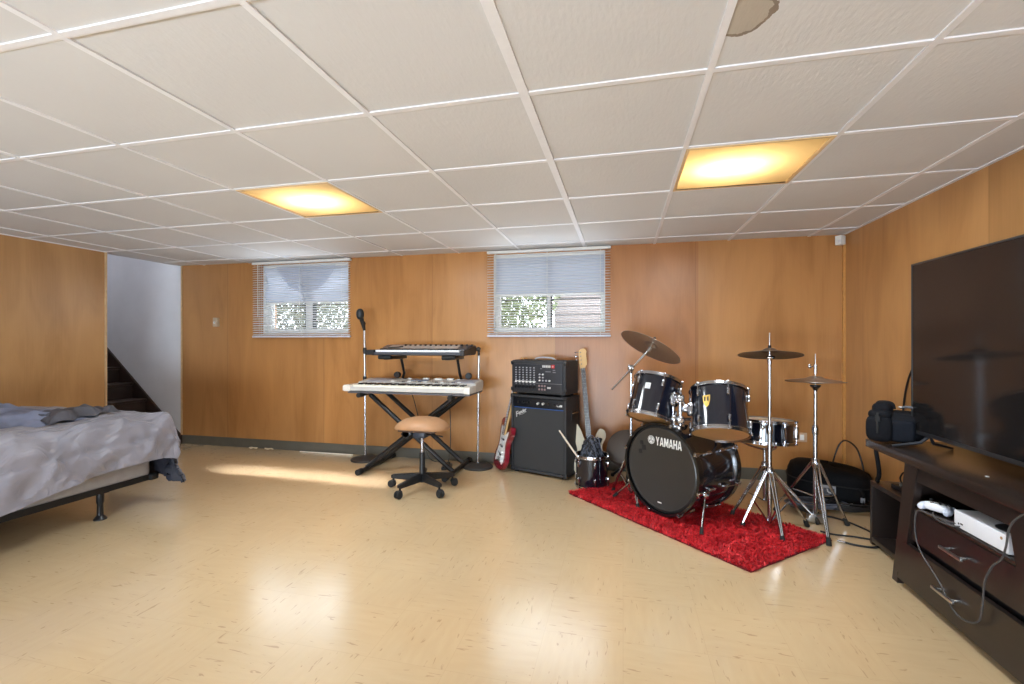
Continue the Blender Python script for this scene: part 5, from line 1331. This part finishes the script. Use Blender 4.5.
mb.b2((TX - .003, TY0, TZ0), (TX + .008, TY1, TZ0 + .018), .002); mb.b2((TX - .003, TY0, TZ1 - b4), (TX + .008, TY1, TZ1), .002); mb.b2((TX - .003, TY0, TZ0), (TX + .008, TY0 + b4, TZ1), .002); mb.b2((TX - .003, TY1 - b4, TZ0), (TX + .008, TY1, TZ1), .002)
mb.build('bezel', mat('satin_black_bezel', (34, 34, 36), .3), t, world=True)
q = MB().b2((TX - .0045, 1.955, TZ0 + .004), (TX - .002, 1.995, TZ0 + .014)).build('sticker', M_word, t, world=True); q['label'] = 'small white sticker with a red end'
MB().b2((TX - .005, 1.945, TZ0 + .002), (TX - .002, 1.957, TZ0 + .012)).build('sticker_end', mat('badge_red', (196, 36, 44), .4), q, world=True)
for y in (2.62, 1.45):
    s = 1
    mb = MB(); mb.tube([(TX - .11, y + .05, .641), (TX - .01, y + .012, .668), (TX + .02, y, .705), (TX + .04, y + .01, .668), (TX + .14, y + .05, .641)], [.006, .008, .011, .008, .006], 8); mb.build('foot', mat('dark_steel', (58, 60, 66), .35, .6), t, world=True)

# bag on the console
M_can = mat('black_cordura', (20, 21, 25), .85, 0, .15, 80, .3, 350, .12)
bg = thing('camera_bag', 'small black padded camera bag sitting on the far end of the console', 'bag', (1.385, 2.80, .637), (0, 0, math.radians(-38)))
MB().sup((.005, .0, .078), (.225, .16, .150), .5, .55, 28, 16).build('main_compartment', M_can, bg, ang=70)
MB().sup((-.055, -.07, .07), (.115, .085, .135), .55, .55, 24, 14).build('front_pocket', M_can, bg, ang=70)
mb = MB(); mb.sup((-.055, -.06, .142), (.10, .085, .05), .7, .6, 20, 10); mb.sup((-.055, -.025, .165), (.085, .10, .075), .8, .7, 20, 10); mb.build('pocket_flap', M_can, bg, ang=70)
MB().sup((.04, -.068, .068), (.095, .05, .115), .35, .4, 20, 12).build('side_pocket', mat('navy_cordura', (22, 25, 32), .85, 0, .15, 80, .3, 350, .12), bg, ang=70)
MB().sup((.035, .01, .138), (.16, .12, .05), .7, .6, 24, 10).build('lid', M_can, bg, ang=70)
mb = MB(); mb.tube(sm([(-.085, .0, .165), (-.08, .0, .195), (-.05, .0, .202), (-.02, .0, .195), (-.012, .0, .168)], 5), .008, 8); mb.build('grab_handle', M_nyl, bg)
mb = MB(); mb.tube(sm([(-.055, -.108, .155), (-.055, -.114, .11), (-.055, -.110, .05)], 5), .006, 6); mb.box((-.055, -.112, .125), (.022, .012, .03), .004); mb.build('pocket_strap', M_rubber, bg)
for x, m_ in ((.02, M_steel), (.075, M_steel)): MB().box((x, -.03, .186), (.018, .02, .006), .002).build('strap_ring', m_, bg)
mb = MB(); mb.tube(sm([(.02, -.03, .182), (.06, -.05, .19), (.10, -.04, .17), (.112, -.03, .12), (.11, -.03, .06)], 5), .006, 8); mb.build('shoulder_strap', mat('grey_webbing', (76, 78, 84), .7), bg)
for s in (-1, 1): MB().sup((s * .112, .01, .075), (.02, .08, .09), .5, .5, 12, 8).build('side_wing', M_nyl, bg)
cable('bag_strap', [(1.33, 2.885, .612), (1.335, 2.895, .56), (1.345, 2.895, .49), (1.36, 2.92, .43), (1.385, 2.99, .385), (1.40, 3.02, .37)], .011, M_nyl, 'black webbing strap hanging off the far end of the console', 'strap')

# things on the low shelf and open shelf
ro = thing('router', 'flat black box with cables on top of the low open shelf', 'router', (1.49, 2.86, .362), (0, 0, .1))
MB().box((0, 0, .014), (.14, .13, .026), .005).build('case', M_black, ro)
MB().rod((-.05, .02, .026), (-.05, .02, .045), .006, 8).build('plug', M_steel, ro)
cable('router_lead', [(1.44, 2.87, .405), (1.45, 2.90, .43), (1.49, 2.93, .45), (1.56, 2.92, .43), (1.64, 2.88, .39)], .004, M_black, 'thin black lead arching out of the flat box on the low shelf')
cable('shelf_lead', [(1.58, 2.92, .595), (1.575, 2.93, .5), (1.56, 2.93, .42), (1.55, 2.91, .39)], .0045, M_black, 'black lead dropping behind the console top to the flat box')
M_wp = mat('white_console_plastic', (226, 228, 234), .4, 0, .02)
gc = thing('game_console', 'white slim box-shaped game console with round black vent on the open shelf', 'game console', (1.300, 2.095, .4125), (0, 0, 0))
MB().b2((0, -.135, .004), (.15, .135, .068), .003).build('case', M_wp, gc)
mb = MB(); mb.lathe([(0, .0), (.058, .0), (.058, .0012), (0, .0012)], 40, Matrix.Translation((.075, -.065, .0682))); vt = mb.build('round_vent', M_black, gc)
mb = MB()
for k in range(5): mb.lathe([(.01 + k * .0105, .0012), (.013 + k * .0105, .0012), (.013 + k * .0105, .002), (.01 + k * .0105, .002)], 30, Matrix.Translation((.075, -.065, .0682)))
mb.build('vent_rings', mat('dark_grille', (44, 44, 48), .5), vt)
MB().rod((-.0008, -.105, .05), (.002, -.105, .05), .0055, 16).build('power_button', mat('copper_button', (176, 140, 100), .3, .5), gc)
MB().b2((-.001, .085, .02), (.002, .098, .026), 0).build('port', M_black, gc)
MB().rod((-.001, .108, .02), (.002, .108, .02), .004, 10).build('pair_button', M_black, gc)
for y in (-.1, .1): MB().b2((.02, y - .02, 0), (.13, y + .02, .005)).build('foot', M_rubber, gc)
pd_ = thing('game_controller', 'white game controller resting on the shelf beside the white console', 'controller', (1.325, 2.375, .4125), (0, 0, math.radians(-60))); pd_.scale = (.76, .76, .8)
mb = MB(); mb.sup((0, .0, .034), (.125, .075, .042), .6, .6, 26, 14)
mb.build('body', M_wp, pd_, ang=70)
for s in (-1, 1):
    mb = MB(); mb.tube(sm([(s * .045, .012, .032), (s * .060, -.015, .028), (s * .064, -.045, .022)], 5), [.021] * 4 + [.020] * 3 + [.019, .017, .015, .010], 14); mb.build('grip', mat('pale_grip', (214, 220, 236), .4), pd_)
for x, y in ((-.038, .012), (.02, -.012)):
    mb = MB(); mb.rod((x, y, .05), (x, y, .062), .006, 10); mb.lathe([(0, .062), (.0085, .062), (.0095, .066), (.008, .067), (0, .066)], 16, Matrix.Translation((x, y, 0))); mb.build('thumbstick', M_black, pd_)
mb = MB(); mb.b2((-.028, -.016, .052), (-.012, -.010, .057), .001); mb.b2((-.023, -.021, .052), (-.017, -.005, .057), .001); mb.build('direction_pad', M_black, pd_)
for dx, dy in ((0, .009), (0, -.009), (.009, 0), (-.009, 0)): MB().rod((.04 + dx, .012 + dy, .05), (.04 + dx, .012 + dy, .058), .004, 10).build('button', mat('dark_button', (70, 68, 70), .5), pd_)
for s in (-1, 1): MB().sup((s * .045, .036, .036), (.04, .016, .02), .6, .6, 12, 8).build('trigger', mat('pale_grip', (214, 220, 236), .4), pd_)
cable('controller_cable', [(1.318, 2.19, .432), (1.30, 2.23, .425), (1.285, 2.32, .416), (1.272, 2.40, .412), (1.264, 2.415, .38), (1.262, 2.41, .30), (1.258, 2.36, .24), (1.258, 2.24, .17), (1.258, 2.17, .11), (1.258, 2.10, .10), (1.258, 2.03, .14), (1.258, 2.01, .22), (1.258, 2.00, .30), (1.258, 1.965, .37), (1.26, 1.93, .41), (1.26, 1.91, .46), (1.26, 1.895, .53), (1.26, 1.86, .58), (1.262, 1.80, .62), (1.30, 1.72, .645)], .0032, mat('dark_grey_cable', (66, 64, 64), .5), 'thin grey cable looping down the front of the console drawers', n=6)
cable('controller_loop', [(1.300, 2.36, .42), (1.285, 2.33, .417), (1.275, 2.28, .414), (1.283, 2.22, .417), (1.31, 2.19, .425)], .003, mat('dark_grey_cable', (66, 64, 64), .5), 'short loop of grey cable lying on the shelf below the white controller')
o = MB().box((1.366, 2.16, .6365), (.009, .010, .003), .001).build('paper_scrap', M_word); tag(o, 'tiny white scrap on the console top in front of the television', 'scrap')

# wall fittings
ol = thing('wall_outlet', 'pale outlet plate on the back wall behind the snare drum', 'outlet', (1.395, YB, .372))
MB().box((1.395, YB - .004, .372), (.145, .008, .075), .003).build('plate', mat('tan_plate', (196, 166, 136), .45), ol, world=True)
for x in (1.36, 1.43): MB().box((x, YB - .009, .372), (.03, .004, .045), .002).build('socket', M_frame, ol, world=True)
sw = thing('light_switch', 'small ivory switch on the panelling between the stairs and the window', 'switch', (-4.40, YB, 1.375))
MB().box((-4.40, YB - .02, 1.375), (.055, .04, .10), .006).build('box', mat('aged_ivory', (190, 170, 146), .5), sw, world=True)
MB().box((-4.40, YB - .045, 1.37), (.012, .016, .022), .003).build('toggle', M_frame, sw, world=True)
sn = thing('motion_sensor', 'small white sensor box high in the corner under the ceiling', 'sensor', (1.685, 4.19, 1.95))
MB().box((1.685, 4.19, 1.965), (.055, .05, .075), .006, R=Euler((0, 0, .6)).to_matrix()).build('case', M_frame, sn, world=True)
MB().sup((1.675, 4.168, 1.955), (.03, .02, .03), 1, 1, 12, 8).build('lens', M_white, sn, world=True)
MB().rod((1.70, 4.20, 1.975), (1.735, 4.245, 1.985), .01, 8).build('bracket', M_frame, sn, world=True)
o = MB().box((-2.98, 4.19, .008), (.62, .012, .010), .002).build('white_strip', mat('white_moulding', (228, 218, 200), .5)); tag(o, 'thin white strip lying on the floor against the grey baseboard', 'moulding')
for x, r_, lbl in ((-3.88, .3, 'larger cream paper scrap at the foot of the baseboard below the blind'), (-3.68, -.4, 'smaller cream paper scrap at the foot of the baseboard, nearer the white strip')):
    mb = MB(); pts = [(x + .05 * math.cos(a) * (1 + .3 * math.sin(3 * a)), 4.19 + .02 * math.sin(a), .010 + .012 * math.sin(2 * a + r_) ** 2) for a in [2 * PI * i / 12 for i in range(12)]]
    mb.add(pts + [(x, 4.19, .022)], [[i, (i + 1) % 12, 12] for i in range(12)]); mb.add([(p[0], p[1], p[2] - .004) for p in pts] + [(x, 4.19, .016)], [[i, (i + 1) % 12, 12] for i in range(12)])
    o = mb.build('paper_scrap', mat('cream_paper', (222, 204, 170), .7)); tag(o, lbl, 'scrap')

# ------------------------------------------------------------------ light
w = bpy.data.worlds.new('daylight'); SC.world = w; w.use_nodes = True
N = w.node_tree.nodes; L = w.node_tree.links
bgn = N['Background']; sky = N.new('ShaderNodeTexSky'); sky.sky_type = 'HOSEK_WILKIE'; sky.turbidity = 4; sky.sun_direction = (-.3, .4, .85)
mixw = N.new('ShaderNodeMix'); mixw.data_type = 'RGBA'; mixw.inputs['Factor'].default_value = .75
L.new(sky.outputs['Color'], mixw.inputs['A']); mixw.inputs['B'].default_value = (.86, .93, 1.0, 1)
L.new(mixw.outputs['Result'], bgn.inputs['Color']); bgn.inputs['Strength'].default_value = 11
def area(name, loc, tgt, sx, sy, e, col=(1, 1, 1), spread=180):
    ld = bpy.data.lights.new(name, 'AREA'); ld.shape = 'RECTANGLE'; ld.size = sx; ld.size_y = sy; ld.energy = e; ld.color = col; ld.spread = math.radians(spread)
    lo = bpy.data.objects.new(name, ld); COL.objects.link(lo); lo.location = loc
    lo.rotation_euler = (V(tgt) - V(loc)).to_track_quat('-Z', 'Y').to_euler(); return lo
area('rear_ceiling_fill', (-1.3, -3.05, .5), (-1.3, 2.4, 1.75), 3.6, .85, 205, (.73, .87, 1.0))  # added unseen fill lamp behind the camera, brightens ceiling and walls
area('upstairs_hall_light', (-7.4, 3.54, 2.3), (-3.0, 3.42, .0), .30, 1.1, 5.5, (.95, .97, 1), 5)
for wx in (-3.28, -.68): area('window_daylight', (wx, YB - .16, 1.6), (wx, 2.2, 1.85), 1.0, .5, 3.0, (.84, .93, 1.0))  # added lamps on the room side of the blinds, lifting the far ceiling
area('stair_light', (-6.2, 3.8, 4.2), (-6.0, 4.0, 0), .7, .5, 18, (.92, .95, 1.0))

# ------------------------------------------------------------------ camera and colour
cd = bpy.data.cameras.new('camera'); co = bpy.data.objects.new('camera', cd); COL.objects.link(co)
co.location = (0, 0, ZC); co.rotation_euler = (PI / 2, 0, .2355)
cd.sensor_width = 36; cd.sensor_fit = 'HORIZONTAL'; cd.lens = 36 * 462 / 1024; cd.clip_start = .05; cd.clip_end = 100
SC.camera = co
vs_ = SC.view_settings
SC.display_settings.display_device = 'sRGB'
vs_.view_transform = 'Standard'; vs_.look = 'None'; vs_.gamma = 1; vs_.use_curve_mapping = False; vs_.exposure = .35
SC.cycles.max_bounces = 8; SC.cycles.diffuse_bounces = 5; SC.cycles.glossy_bounces = 4; SC.cycles.transparent_max_bounces = 8
SC.cycles.use_denoising = True
SC.cycles.sample_clamp_indirect = 6
